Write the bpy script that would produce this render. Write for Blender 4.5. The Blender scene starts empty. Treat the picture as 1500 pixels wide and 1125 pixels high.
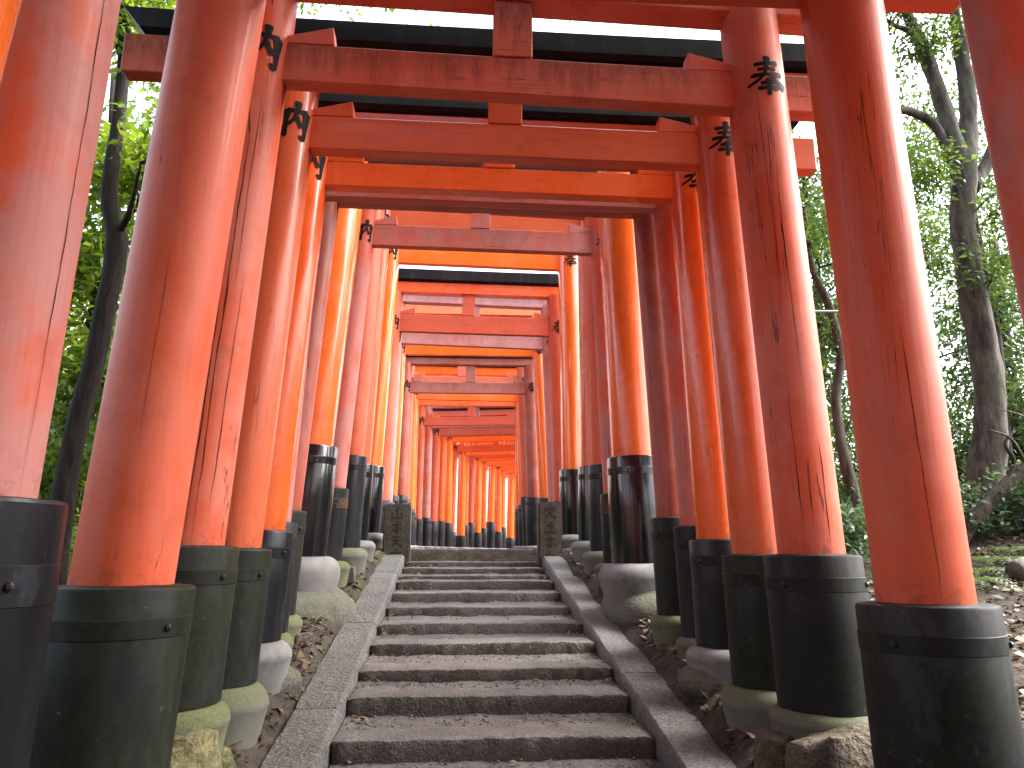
import bpy, bmesh, math, random
import numpy as np
from mathutils import Vector, Matrix, noise as mnoise

random.seed(7)
RNG = np.random.default_rng(11)
R = math.radians
sc = bpy.context.scene
COL = sc.collection

# ------------------------------------------------------------------ camera, sky, sun, exposure
EYE = 1.72
cam_d = bpy.data.cameras.new('camera')
cam_d.sensor_width = 36.0
cam_d.lens = 36.0 * 1126 / 1500
cam_d.clip_start = 0.05
cam_d.clip_end = 500
cam = bpy.data.objects.new('camera', cam_d)
COL.objects.link(cam)
cam.location = (0, 0, EYE)
cam.rotation_euler = (R(90 + 12.5), 0, 0)
sc.camera = cam

SUN_EL, SUN_AZ = R(44), R(84)           # azimuth measured clockwise from +Y (forward): sun to the right, veiled by cloud
world = bpy.data.worlds.new('World')
sc.world = world
world.use_nodes = True
wn = world.node_tree
for n in list(wn.nodes):
    wn.nodes.remove(n)
w_out = wn.nodes.new('ShaderNodeOutputWorld')
w_bg = wn.nodes.new('ShaderNodeBackground')
w_sky = wn.nodes.new('ShaderNodeTexSky')
w_sky.sky_type = 'NISHITA'
w_sky.sun_disc = False
w_sky.sun_elevation = SUN_EL
w_sky.sun_rotation = SUN_AZ
w_sky.dust_density = 4.0
w_sky.air_density = 1.0
w_hsv = wn.nodes.new('ShaderNodeHueSaturation')      # overcast: nearly colourless sky
w_hsv.inputs['Saturation'].default_value = 0.5
wn.links.new(w_sky.outputs[0], w_hsv.inputs['Color'])
wn.links.new(w_hsv.outputs[0], w_bg.inputs['Color'])
w_bg.inputs['Strength'].default_value = 0.15
wn.links.new(w_bg.outputs[0], w_out.inputs[0])

sun_d = bpy.data.lights.new('sun', 'SUN')
sun_d.energy = 1.2
sun_d.angle = R(45)
sun_d.color = (1.0, 0.95, 0.87)
sun = bpy.data.objects.new('sun', sun_d)
COL.objects.link(sun)
sdir = Vector((math.sin(SUN_AZ) * math.cos(SUN_EL), math.cos(SUN_AZ) * math.cos(SUN_EL), math.sin(SUN_EL)))
sun.rotation_euler = (-sdir).to_track_quat('-Z', 'Y').to_euler()
sun.location = sdir * 40

sc.render.engine = 'CYCLES'
sc.view_settings.view_transform = 'Standard'
sc.view_settings.look = 'None'
sc.view_settings.gamma = 1.0
sc.view_settings.exposure = 2.92
sc.cycles.max_bounces = 6
sc.cycles.diffuse_bounces = 4
sc.cycles.transmission_bounces = 4
sc.cycles.use_adaptive_sampling = True
sc.cycles.adaptive_threshold = 0.02
sc.cycles.use_light_tree = False
sc.cycles.caustics_reflective = False
sc.cycles.caustics_refractive = False

# ------------------------------------------------------------------ helpers
def mesh_obj(name, verts, faces, mat, parent=None, loc=(0, 0, 0), smooth=False):
    me = bpy.data.meshes.new(name)
    me.from_pydata([tuple(v) for v in verts], [], faces)
    me.update()
    if smooth:
        me.polygons.foreach_set('use_smooth', [True] * len(me.polygons))
    return link_mesh(name, me, mat, parent, loc)

def link_mesh(name, me, mat, parent=None, loc=(0, 0, 0)):
    me.name = name
    if mat is not None and not me.materials:
        me.materials.append(mat)
    o = bpy.data.objects.new(name, me)
    COL.objects.link(o)
    o.location = loc
    if parent is not None:
        o.parent = parent
    return o

def bm_obj(name, bm, mat, parent=None, loc=(0, 0, 0), smooth_angle=None):
    me = bpy.data.meshes.new(name)
    bmesh.ops.recalc_face_normals(bm, faces=bm.faces)
    bm.to_mesh(me)
    bm.free()
    if smooth_angle is not None:
        me.polygons.foreach_set('use_smooth', [True] * len(me.polygons))
        me.set_sharp_from_angle(angle=smooth_angle)
    return link_mesh(name, me, mat, parent, loc)

def quads_mesh(name, V, F):
    """V (n,3) array, F (m,4) array -> mesh, fast."""
    me = bpy.data.meshes.new(name)
    V = np.asarray(V, dtype=np.float32); F = np.asarray(F, dtype=np.int32)
    k = F.shape[1]
    me.vertices.add(len(V)); me.vertices.foreach_set('co', V.ravel())
    me.loops.add(F.size); me.loops.foreach_set('vertex_index', F.ravel())
    me.polygons.add(len(F))
    me.polygons.foreach_set('loop_start', np.arange(0, F.size, k, dtype=np.int32))
    me.polygons.foreach_set('loop_total', np.full(len(F), k, dtype=np.int32))
    me.update(calc_edges=True)
    return me

def tag(o, label=None, cat=None, group=None, kind=None):
    if label: o['label'] = label
    if cat: o['category'] = cat
    if group: o['group'] = group
    if kind: o['kind'] = kind
    return o

def empty(name, loc, rotz=0.0):
    o = bpy.data.objects.new(name, None)
    o.empty_display_size = 0.2
    COL.objects.link(o)
    o.location = loc
    o.rotation_euler = (0, 0, rotz)
    return o

def nz(x, y, z=0.0, s=1.0):
    return mnoise.noise(Vector((x * s, y * s, z * s)))

def lathe(profile, seg, jitter=0.0, seed=0.0, cap=True):
    """profile: list of (r, z) bottom to top -> bmesh"""
    bm = bmesh.new()
    rings = []
    for r, z in profile:
        ring = []
        for k in range(seg):
            a = 2 * math.pi * k / seg
            rr = r
            zz = z
            if jitter:
                n = nz(math.cos(a) * 1.7 + seed, math.sin(a) * 1.7, z * 4 + seed)
                rr = r * (1 + jitter * n)
                zz = z + jitter * 0.25 * nz(math.cos(a) * 2 + seed, math.sin(a) * 2, 5 + seed)
            ring.append(bm.verts.new((rr * math.cos(a), rr * math.sin(a), zz)))
        rings.append(ring)
    for a, b in zip(rings, rings[1:]):
        for k in range(seg):
            bm.faces.new((a[k], a[(k + 1) % seg], b[(k + 1) % seg], b[k]))
    if cap:
        bm.faces.new(rings[-1])
        bm.faces.new(list(reversed(rings[0])))
    return bm

def catmull(pts, n):
    P = [Vector(p) for p in pts]
    P = [2 * P[0] - P[1]] + P + [2 * P[-1] - P[-2]]
    out = []
    for i in range(1, len(P) - 2):
        for k in range(n):
            t = k / n
            a, b, c, d = P[i - 1], P[i], P[i + 1], P[i + 2]
            out.append(0.5 * ((2 * b) + (-a + c) * t + (2 * a - 5 * b + 4 * c - d) * t * t + (-a + 3 * b - 3 * c + d) * t ** 3))
    out.append(P[-2])
    return out

def tube_geo(pts, radii, seg=10, sub=4, rough=0.0, seed=0.0):
    C = catmull(pts, sub)
    n = len(C)
    m = len(radii) - 1
    V, F = [], []
    up = Vector((0.31, 0.95, 0.05)).normalized()
    for i, c in enumerate(C):
        t = (C[min(i + 1, n - 1)] - C[max(i - 1, 0)]).normalized()
        s = t.cross(up)
        if s.length < 1e-3:
            s = t.cross(Vector((1, 0, 0)))
        s.normalize()
        w = s.cross(t).normalized()
        f = i / (n - 1) * m
        k = min(int(f), m - 1)
        r = radii[k] + (radii[k + 1] - radii[k]) * (f - k)
        for j in range(seg):
            a = 2 * math.pi * j / seg
            d = s * math.cos(a) + w * math.sin(a)
            rr = r
            if rough:
                q = c + d * r
                rr = r * (1 + rough * nz(q.x + seed, q.y, q.z * 0.6, 6.0) + rough * 0.8 * nz(q.x, q.y + seed, q.z * 0.5, 2.2))
            V.append(c + d * rr)
    for i in range(n - 1):
        for j in range(seg):
            a = i * seg + j
            b = i * seg + (j + 1) % seg
            F.append((a, b, b + seg, a + seg))
    F.append(tuple(reversed(range(seg))))
    F.append(tuple(range((n - 1) * seg, n * seg)))
    return V, F

def merge_geo(parts):
    V, F = [], []
    for v, f in parts:
        o = len(V)
        V += list(v)
        F += [tuple(i + o for i in q) for q in f]
    return V, F

# ------------------------------------------------------------------ material kit
class NT:
    def __init__(s, name):
        s.m = bpy.data.materials.new(name)
        s.m.use_nodes = True
        s.t = s.m.node_tree
        for n in list(s.t.nodes):
            s.t.nodes.remove(n)
        s.out = s.t.nodes.new('ShaderNodeOutputMaterial')
        s.co = s.t.nodes.new('ShaderNodeTexCoord').outputs['Object']
    def L(s, a, b): s.t.links.new(a, b)
    def _set(s, sock, v):
        if v is None: return
        if hasattr(v, 'is_output') or isinstance(v, bpy.types.NodeSocket): s.L(v, sock)
        else: sock.default_value = v
    def scale(s, vec, co=None, off=(0, 0, 0)):
        n = s.t.nodes.new('ShaderNodeMapping')
        n.inputs['Scale'].default_value = vec
        n.inputs['Location'].default_value = off
        s.L(co or s.co, n.inputs['Vector'])
        return n.outputs[0]
    def noise(s, co=None, scale=1.0, detail=4.0, rough=0.55, dist=0.0):
        n = s.t.nodes.new('ShaderNodeTexNoise')
        s.L(co or s.co, n.inputs['Vector'])
        n.inputs['Scale'].default_value = scale
        n.inputs['Detail'].default_value = detail
        n.inputs['Roughness'].default_value = rough
        n.inputs['Distortion'].default_value = dist
        return n.outputs['Fac']
    def voro(s, co=None, scale=1.0, feature='F1', out='Distance'):
        n = s.t.nodes.new('ShaderNodeTexVoronoi')
        n.feature = feature
        s.L(co or s.co, n.inputs['Vector'])
        n.inputs['Scale'].default_value = scale
        return n.outputs[out]
    def math(s, op, a, b=None, c=None):
        n = s.t.nodes.new('ShaderNodeMath')
        n.operation = op
        s._set(n.inputs[0], a); s._set(n.inputs[1], b); s._set(n.inputs[2], c)
        return n.outputs[0]
    def ramp(s, v, a, b, lo=0.0, hi=1.0):
        n = s.t.nodes.new('ShaderNodeMapRange')
        n.interpolation_type = 'SMOOTHSTEP'
        s._set(n.inputs['Value'], v)
        n.inputs['From Min'].default_value = a
        n.inputs['From Max'].default_value = b
        n.inputs['To Min'].default_value = lo
        n.inputs['To Max'].default_value = hi
        return n.outputs[0]
    def mix(s, f, a, b, mode='MIX'):
        n = s.t.nodes.new('ShaderNodeMix')
        n.data_type = 'RGBA'
        n.blend_type = mode
        s._set(n.inputs[0], f)
        for sock, v in ((n.inputs[6], a), (n.inputs[7], b)):
            if isinstance(v, bpy.types.NodeSocket): s.L(v, sock)
            else: sock.default_value = (v[0], v[1], v[2], 1.0)
        return n.outputs[2]
    def sep(s, co=None):
        n = s.t.nodes.new('ShaderNodeSeparateXYZ')
        s.L(co or s.co, n.inputs[0])
        return n.outputs
    def bump(s, h, strength=0.3, dist=0.01, prev=None):
        n = s.t.nodes.new('ShaderNodeBump')
        n.inputs['Strength'].default_value = strength
        n.inputs['Distance'].default_value = dist
        s.L(h, n.inputs['Height'])
        if prev is not None: s.L(prev, n.inputs['Normal'])
        return n.outputs[0]
    def principled(s, col, rough=0.5, normal=None, spec=0.5, coat=0.0, coat_rough=0.1, metal=0.0):
        n = s.t.nodes.new('ShaderNodeBsdfPrincipled')
        if isinstance(col, bpy.types.NodeSocket): s.L(col, n.inputs['Base Color'])
        else: n.inputs['Base Color'].default_value = (col[0], col[1], col[2], 1)
        s._set(n.inputs['Roughness'], rough)
        n.inputs['Specular IOR Level'].default_value = spec
        s._set(n.inputs['Coat Weight'], coat)
        n.inputs['Coat Roughness'].default_value = coat_rough
        n.inputs['Metallic'].default_value = metal
        if normal is not None: s.L(normal, n.inputs['Normal'])
        return n
    def done(s, n):
        s.L(n.outputs[0] if not isinstance(n, bpy.types.NodeSocket) else n, s.out.inputs['Surface'])
        return s.m

def paint(name, col, chalk, chalk_amt, rough, coat, crack, axis='z', grime=0.0, seed=0.0, coat_rough=0.12):
    """vermilion lacquer; chalk = bleached colour, crack = how many drying cracks, grime = black mould runs from the top edge"""
    t = NT(name)
    o = (seed * 3.1, seed * 1.7, seed * 2.3)
    st = (13, 13, 0.55) if axis == 'z' else (0.55, 13, 13)
    fine = (60, 60, 2.2) if axis == 'z' else (2.2, 60, 60)
    blot = t.noise(t.scale((1.0, 1.0, 0.7), off=o), 2.1, 4, 0.6)
    blot2 = t.noise(t.scale((1, 1, 1), off=(o[1], o[2], o[0])), 5.5, 4, 0.65)
    streak = t.noise(t.scale(st, off=o), 1.0, 2, 0.6)
    grain = t.noise(t.scale(fine, off=o), 1.0, 2, 0.6)
    base = t.mix(t.ramp(blot, 0.40, 0.60, 0.0, chalk_amt), col, chalk)
    base = t.mix(t.ramp(streak, 0.42, 0.75, 0.0, 0.35 * min(1, chalk_amt + 0.2)), base, chalk)
    dark = tuple(c * 0.55 for c in col)
    base = t.mix(t.ramp(blot2, 0.52, 0.75, 0.0, 0.35), base, dark)
    base = t.mix(t.ramp(grain, 0.5, 0.8, 0.0, 0.18), base, tuple(c * 0.35 for c in col))
    # drying cracks along the grain
    cst = (6.0, 6.0, 0.11) if axis == 'z' else (0.15, 9.0, 9.0)
    cn = t.noise(t.scale(cst, off=(o[2], o[0], o[1])), 1.6, 4, 0.55, 0.25)
    line = t.ramp(t.math('ABSOLUTE', t.math('SUBTRACT', cn, 0.5)), 0.0012, 0.0042 + 0.0018 * crack, 1.0, 0.0)
    cmask = t.ramp(t.noise(t.scale((1, 1, 0.3) if axis == 'z' else (0.3, 1, 1), off=o), 2.6, 2), 0.60 - 0.14 * crack, 0.64 - 0.14 * crack)
    crk = t.math('MULTIPLY', line, cmask)
    base = t.mix(t.math('MULTIPLY', crk, min(1.0, 0.35 + crack)), base, (0.030, 0.012, 0.010))
    # knocks and scuffs
    sst = (22, 22, 5) if axis == 'z' else (5, 22, 22)
    sc_n = t.noise(t.scale(sst, off=(o[1], o[0], o[2])), 1.0, 3, 0.5)
    scm = t.ramp(t.noise(t.scale((1, 1, 1), off=o), 3.0, 2), 0.56, 0.62)
    scuff = t.math('MULTIPLY', t.ramp(sc_n, 0.665, 0.70), scm)
    base = t.mix(t.math('MULTIPLY', scuff, 0.12 + 0.5 * crack), base, (0.06, 0.035, 0.035))
    X, Y, Z = t.sep()
    if axis == 'z':   # rain-splashed dirt just above the sleeve
        d = t.math('MULTIPLY', t.ramp(Z, 0.0, 0.16, 1.0, 0.0), t.ramp(t.noise(None, 22, 4, 0.7), 0.48, 0.68))
        base = t.mix(t.math('MULTIPLY', d, 0.5), base, (0.05, 0.03, 0.022))
    elif grime > 0:
        run = t.noise(t.scale((9, 2, 1.1), off=o), 1.0, 6, 0.7)
        lev = t.math('ADD', t.math('MULTIPLY', Z, 2.4), t.math('MULTIPLY', run, 1.9))
        gm = t.math('MULTIPLY', t.ramp(lev, 0.95, 1.55), t.ramp(t.noise(t.scale((60, 60, 14)), 1.0, 4, 0.75), 0.25, 0.62, 0.35, 1.0))
        base = t.mix(t.math('MULTIPLY', gm, grime), base, (0.030, 0.026, 0.024))
    rg = t.math('ADD', t.ramp(blot, 0.3, 0.7, -0.05, 0.12), rough)
    h = t.math('ADD', t.math('MULTIPLY', grain, 0.35), t.math('MULTIPLY', streak, 0.5))
    nrm = t.bump(h, 0.32, 0.007)
    p = t.principled(base, rg, nrm, 0.18 + 0.5 * coat, coat, coat_rough)
    return t.done(p)

def lacquer_black(name, col, moss, rough, coat, seed=0.0, scuff=0.3):
    t = NT(name)
    o = (seed, seed * 2, seed * 3)
    info = t.t.nodes.new('ShaderNodeObjectInfo')          # every sleeve weathers differently
    add = t.t.nodes.new('ShaderNodeVectorMath'); add.operation = 'ADD'
    cmb = t.t.nodes.new('ShaderNodeCombineXYZ')
    t.L(t.math('MULTIPLY', info.outputs['Random'], 40.0), cmb.inputs[0]); t.L(t.math('MULTIPLY', info.outputs['Random'], 17.0), cmb.inputs[2])
    t.L(t.co, add.inputs[0]); t.L(cmb.outputs[0], add.inputs[1])
    co = add.outputs[0]
    n1 = t.noise(t.scale((1, 1, 0.55), co, o), 3.4, 5, 0.66)
    n2 = t.noise(t.scale((11, 11, 0.9), co, o), 1.0, 3, 0.6)
    n3 = t.noise(t.scale((1, 1, 1), co, o), 30, 3, 0.7)
    n4 = t.noise(t.scale((1, 1, 0.5), co, (seed * 5, 1, 2)), 4.2, 6, 0.7)
    base = t.mix(t.ramp(n2, 0.45, 0.75, 0, 0.8), col, tuple(c * 2.6 + 0.004 for c in col))
    mg = t.math('MULTIPLY', t.ramp(n1, 0.36, 0.58), t.ramp(n3, 0.28, 0.6, 0.45, 1.0))
    mg = t.math('MULTIPLY', mg, t.ramp(n2, 0.3, 0.6, 0.55, 1.0))
    base = t.mix(t.math('MULTIPLY', mg, moss), base, t.mix(t.ramp(n3, 0.3, 0.7), (0.004, 0.005, 0.002), (0.015, 0.018, 0.006)))
    base = t.mix(t.math('MULTIPLY', t.ramp(n4, 0.55, 0.60), scuff), base, (0.024, 0.026, 0.033))
    base = t.mix(t.math('MULTIPLY', t.ramp(n4, 0.40, 0.36), 0.8), base, (0.003, 0.003, 0.006))
    fl = t.math('MULTIPLY', t.ramp(n3, 0.69, 0.72), 0.5 * min(1.0, scuff + moss))
    base = t.mix(fl, base, (0.12, 0.115, 0.095))
    rg = t.math('ADD', t.ramp(n1, 0.3, 0.65, 0.0, 0.25 * moss + 0.08), rough)
    nrm = t.bump(t.math('ADD', t.math('MULTIPLY', n2, 0.7), t.math('MULTIPLY', n3, 0.35)), 0.28, 0.008)
    return t.done(t.principled(base, rg, nrm, 0.22 + 0.3 * coat, coat, 0.12))

def stone(name, c1, c2, c3, speck=90, rough=0.8, moss=0.0, bump=0.6, bdist=0.012, lump=9.0, seed=0.0, fleck=0.55):
    t = NT(name)
    o = (seed, seed * 1.3, seed * 0.7)
    co = t.scale((1, 1, 1), off=o)
    n1 = t.noise(co, 2.2, 6, 0.6)
    n2 = t.noise(co, lump, 6, 0.7)
    n3 = t.noise(co, speck, 3, 0.7)
    v = t.voro(co, speck * 0.55, 'F1')
    base = t.mix(t.ramp(n1, 0.35, 0.65), c1, c2)
    base = t.mix(t.ramp(n2, 0.45, 0.72, 0, 0.8), base, c3)
    base = t.mix(t.ramp(n3, 0.53, 0.66, 0, fleck), base, tuple(min(1, c * 1.9) for c in c2))
    base = t.mix(t.ramp(n3, 0.47, 0.34, 0, min(1, fleck + .1)), base, tuple(c * 0.35 for c in c1))
    if moss > 0:
        g = t.t.nodes.new('ShaderNodeNewGeometry')
        up = t.sep(g.outputs['Normal'])[2]
        mk = t.math('MULTIPLY', t.ramp(t.math('ADD', up, t.math('MULTIPLY', n2, 0.9)), 0.35, 0.95), t.ramp(n1, 0.30, 0.55, 0.4, 1.0))
        base = t.mix(t.math('MULTIPLY', mk, moss), base, t.mix(t.ramp(n3, 0.3, 0.7), (0.040, 0.050, 0.012), (0.095, 0.108, 0.032)))
    h = t.math('ADD', t.math('MULTIPLY', n2, 1.0), t.math('MULTIPLY', n3, 0.30))
    h = t.math('ADD', h, t.math('MULTIPLY', v, 0.25))
    nrm = t.bump(h, bump, bdist)
    return t.done(t.principled(base, rough, nrm, 0.35))

def simple(name, col, rough=0.6, metal=0.0, var=0.25, nscale=20, spec=0.4):
    t = NT(name)
    n = t.noise(None, nscale, 5, 0.65)
    base = t.mix(t.ramp(n, 0.35, 0.7), tuple(c * (1 - var) for c in col), tuple(min(1, c * (1 + var)) for c in col))
    return t.done(t.principled(base, rough, t.bump(n, 0.2, 0.004), spec, metal=metal))

def leaf_mat(name, a, b, c, transl=0.45, rough=0.45):
    t = NT(name)
    g = t.t.nodes.new('ShaderNodeNewGeometry')
    rnd = g.outputs['Random Per Island']
    base = t.mix(t.ramp(rnd, 0.0, 0.7), a, b)
    base = t.mix(t.ramp(rnd, 0.8, 1.0), base, c)
    p = t.principled(base, rough, None, 0.4)
    tr = t.t.nodes.new('ShaderNodeBsdfTranslucent')
    t.L(t.mix(1.0, base, (1.25, 1.25, 0.55), 'MULTIPLY'), tr.inputs['Color'])
    mx = t.t.nodes.new('ShaderNodeMixShader')
    mx.inputs[0].default_value = transl
    t.L(p.outputs[0], mx.inputs[1]); t.L(tr.outputs[0], mx.inputs[2])
    return t.done(mx.outputs[0])

def bark(name, a, b, c, s=1.0):
    t = NT(name)
    n1 = t.noise(t.scale((14 * s, 14 * s, 3 * s)), 1.0, 6, 0.7)
    n2 = t.noise(None, 3.0, 5, 0.6)
    v = t.voro(t.scale((16 * s, 16 * s, 4 * s)), 1.0, 'F1')
    base = t.mix(t.ramp(n1, 0.35, 0.7), a, b)
    base = t.mix(t.ramp(n2, 0.52, 0.68, 0, 0.75), base, c)
    h = t.math('ADD', n1, t.math('MULTIPLY', v, 0.5))
    return t.done(t.principled(base, 0.85, t.bump(h, 0.8, 0.02), 0.25))

V_FADE = (0.52, 0.082, 0.030); V_CHALK = (0.50, 0.130, 0.085)
V_ORG = (0.70, 0.102, 0.012); V_ORG2 = (0.68, 0.14, 0.04)
V_RED = (0.54, 0.088, 0.024); V_RED2 = (0.52, 0.13, 0.065)
PAINT = {}
def paint_set(key, col, chalk, amt, rough, coat, crack, grime, seed):
    PAINT[key] = (paint('vermilion_%s_pillar' % key, col, chalk, amt, rough, coat, crack, 'z', 0, seed),
                  paint('vermilion_%s_beam' % key, tuple(a * .6 + b * .55 for a, b in zip(col, chalk)), tuple(c * 1.2 for c in chalk), min(1, amt * 1.1), rough + 0.05, coat * 0.6, crack * 0.7, 'x', grime, seed + 1))
paint_set('chalky', V_FADE, (0.40, 0.175, 0.16), 0.9, 0.52, 0.03, 0.40, 0.25, 1.0)
paint_set('faded', V_FADE, V_CHALK, 0.55, 0.48, 0.06, 0.40, 0.15, 2.0)
paint_set('cracked', V_FADE, (0.50, 0.165, 0.125), 0.75, 0.52, 0.03, 0.95, 0.6, 3.0)
paint_set('red', V_RED, V_RED2, 0.45, 0.26, 0.35, 0.25, 0.10, 4.0)
paint_set('orange', V_ORG, V_ORG2, 0.35, 0.20, 0.55, 0.05, 0.0, 5.0)
paint_set('fresh', (0.82, 0.135, 0.010), (0.80, 0.17, 0.03), 0.3, 0.16, 0.8, 0.0, 0.0, 6.0)
paint_set('brown', (0.30, 0.062, 0.040), (0.32, 0.14, 0.12), 0.7, 0.45, 0.1, 0.7, 0.3, 7.0)
paint_set('grey', (0.50, 0.17, 0.15), (0.50, 0.28, 0.27), 0.85, 0.45, 0.1, 0.5, 0.3, 8.0)

M_SLEEVE = {
    'black': lacquer_black('black_sleeve_paint', (0.004, 0.004, 0.006), 0.05, 0.36, 0.06, 1.0, 0.5),
    'gloss': lacquer_black('black_sleeve_lacquer', (0.003, 0.003, 0.004), 0.0, 0.16, 0.5, 2.0, 0.1),
    'moss': lacquer_black('black_sleeve_algae', (0.006, 0.007, 0.005), 0.95, 0.45, 0.0, 3.0, 0.25),
    'half': lacquer_black('black_sleeve_worn', (0.004, 0.004, 0.005), 0.65, 0.45, 0.0, 4.5, 0.5),
}
M_KASAGI = lacquer_black('black_lintel_paint', (0.006, 0.007, 0.010), 0.0, 0.5, 0.0, 6.0, 0.1)
M_INK = simple('black_ink', (0.005, 0.005, 0.006), 0.6, 0, 0.2, 40, 0.1)
M_CRACK = simple('crack_in_paint', (0.035, 0.010, 0.007), 0.9, 0, 0.3, 40, 0.1)
M_BAND = simple('black_iron', (0.016, 0.015, 0.016), 0.45, 0.3, 0.4, 30)
M_RUST = simple('rusty_iron', (0.060, 0.026, 0.018), 0.7, 0.2, 0.5, 30)
M_STEP = stone('step_granite', (0.086, 0.080, 0.074), (0.145, 0.135, 0.126), (0.048, 0.044, 0.041), 95, 0.6, 0.0, 1.0, 0.02, 30, 1.0, 0.45)
M_KERB = stone('kerb_granite', (0.098, 0.096, 0.091), (0.165, 0.162, 0.155), (0.050, 0.049, 0.047), 60, 0.48, 0.04, 1.0, 0.035, 34, 2.0, 0.65)
M_FOUND = {
    'pale': stone('foundation_pale', (0.13, 0.126, 0.124), (0.185, 0.18, 0.178), (0.075, 0.070, 0.066), 120, 0.7, 0.03, 0.3, 0.008, 5, 3.0, 0.12),
    'green': stone('foundation_mossy', (0.09, 0.09, 0.06), (0.12, 0.12, 0.075), (0.06, 0.066, 0.033), 90, 0.85, 0.75, 0.4, 0.008, 6, 4.0, 0.2),
    'half': stone('foundation_part_mossy', (0.085, 0.084, 0.070), (0.12, 0.118, 0.098), (0.055, 0.056, 0.035), 100, 0.8, 0.6, 0.35, 0.008, 5, 5.0, 0.15),
}
M_BOULDER = stone('boulder_grey', (0.075, 0.072, 0.062), (0.12, 0.116, 0.10), (0.045, 0.045, 0.034), 60, 0.85, 0.30, 0.8, 0.03, 8, 6.0, 0.2)
M_ROCK = stone('rock_brown', (0.055, 0.042, 0.030), (0.11, 0.085, 0.060), (0.028, 0.022, 0.018), 45, 0.8, 0.15, 1.0, 0.05, 7, 7.0, 0.3)
M_LICHEN = stone('rock_lichen', (0.05, 0.044, 0.032), (0.15, 0.13, 0.065), (0.022, 0.020, 0.018), 30, 0.9, 0.35, 1.0, 0.03, 9, 8.0)
M_MARK = stone('marker_stone', (0.06, 0.052, 0.040), (0.10, 0.088, 0.068), (0.030, 0.027, 0.023), 60, 0.85, 0.1, 0.8, 0.012, 12, 9.0)
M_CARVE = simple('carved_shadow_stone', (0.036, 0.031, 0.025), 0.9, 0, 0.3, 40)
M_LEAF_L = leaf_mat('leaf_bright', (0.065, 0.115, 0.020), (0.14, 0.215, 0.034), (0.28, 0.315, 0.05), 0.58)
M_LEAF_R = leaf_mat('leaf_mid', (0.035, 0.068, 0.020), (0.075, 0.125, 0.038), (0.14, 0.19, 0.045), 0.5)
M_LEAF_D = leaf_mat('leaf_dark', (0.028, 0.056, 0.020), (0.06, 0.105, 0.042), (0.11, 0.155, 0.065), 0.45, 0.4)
M_LEAF_U = leaf_mat('leaf_shrub', (0.045, 0.085, 0.045), (0.08, 0.13, 0.075), (0.13, 0.18, 0.11), 0.35, 0.3)
M_LITTER = leaf_mat('dead_leaf', (0.060, 0.036, 0.020), (0.11, 0.072, 0.040), (0.19, 0.14, 0.08), 0.1, 0.6)
M_BARK_D = bark('bark_dark', (0.010, 0.008, 0.007), (0.030, 0.024, 0.020), (0.020, 0.018, 0.013), 1.2)
M_BARK_G = bark('bark_grey', (0.026, 0.021, 0.016), (0.105, 0.086, 0.070), (0.065, 0.072, 0.044), 0.8)
M_PEB = stone('pebble', (0.066, 0.061, 0.057), (0.105, 0.098, 0.09), (0.040, 0.037, 0.034), 50, 0.85, 0, 0.3, 0.006, 20, 3.3)

def ground_mat():
    t = NT('forest_soil')
    n1 = t.noise(None, 0.8, 5, 0.6)
    n2 = t.noise(None, 7, 6, 0.7)
    n3 = t.noise(None, 45, 4, 0.7)
    v = t.voro(None, 22, 'F1', 'Color')
    base = t.mix(t.ramp(n2, 0.35, 0.65), (0.022, 0.018, 0.014), (0.055, 0.046, 0.036))
    base = t.mix(t.ramp(n3, 0.55, 0.7, 0, 0.6), base, (0.11, 0.092, 0.068))
    base = t.mix(t.ramp(n1, 0.55, 0.66, 0, 0.7), base, (0.040, 0.052, 0.018))
    h = t.math('ADD', n2, t.math('MULTIPLY', n3, 0.5))
    return t.done(t.principled(base, 0.95, t.bump(h, 0.9, 0.03), 0.2))
M_SOIL = ground_mat()

# ------------------------------------------------------------------ the line of the path: depth -> (x, yaw in degrees, + = left)
CL = [(-6, .62, 3.9), (0, .22, 3.9), (2.07, .08, 3.9), (2.9, .03, 3.9), (11.2, -.57, 3.9), (16.3, -.93, 4.2), (19, -1.12, 3.8),
      (20.5, -1.2, 2), (21.5, -1.18, -1), (22.4, -1.08, -4), (24, -.82, -8), (25.5, -.55, -10), (28, -.08, -12),
      (32.5, 1.0, -13.5), (40, 2.9, -14), (60, 8.0, -14)]
def cl(d):
    d = max(CL[0][0], min(CL[-1][0] - 1e-6, d))
    for (a, xa, ya), (b, xb, yb) in zip(CL, CL[1:]):
        if a <= d <= b:
            t = (d - a) / (b - a)
            return xa + (xb - xa) * t, ya + (yb - ya) * t

def ramp_z(y):                                  # height of the stair noses along the path
    if y < 10.7: return 0.169 * y - 0.05
    return 1.76 + min(0.14, (y - 10.7) * 0.012)

def ground_z(x, y):
    c, _ = cl(y)
    s = abs(x - c)
    base = ramp_z(y)
    side = base + 0.02 + (0.13 * max(0.0, min(1.0, (s - 1.18) / 0.11)) + 0.06 * max(0.0, min(1.0, (s - 1.25) / 0.35))) * max(0.0, min(1.0, (11.2 - y) / 2.2))
    if y > 10.7: side = base - 0.02
    t = max(0.0, min(1.0, (s - 0.98) / 0.15))
    t = t * t * (3 - 2 * t)
    under = base - (0.45 if y < 10.9 else 0.02)
    z = under + (side - under) * t
    if s > 1.3:
        n = nz(x, y, 3.0, 0.9) * 0.07 + nz(x, y, 9.0, 3.1) * 0.025
        z += n * min(1.0, (s - 1.3) * 2)
    if s > 2.4:
        z += -0.04 * min(1.0, s - 2.4) + 0.06 * (s - 2.4) + nz(x, y, 1.0, 0.35) * 0.16 * min(1, (s - 2.4) / 2)
    if s > 9: z += 0.16 * (s - 9)
    return z

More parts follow.
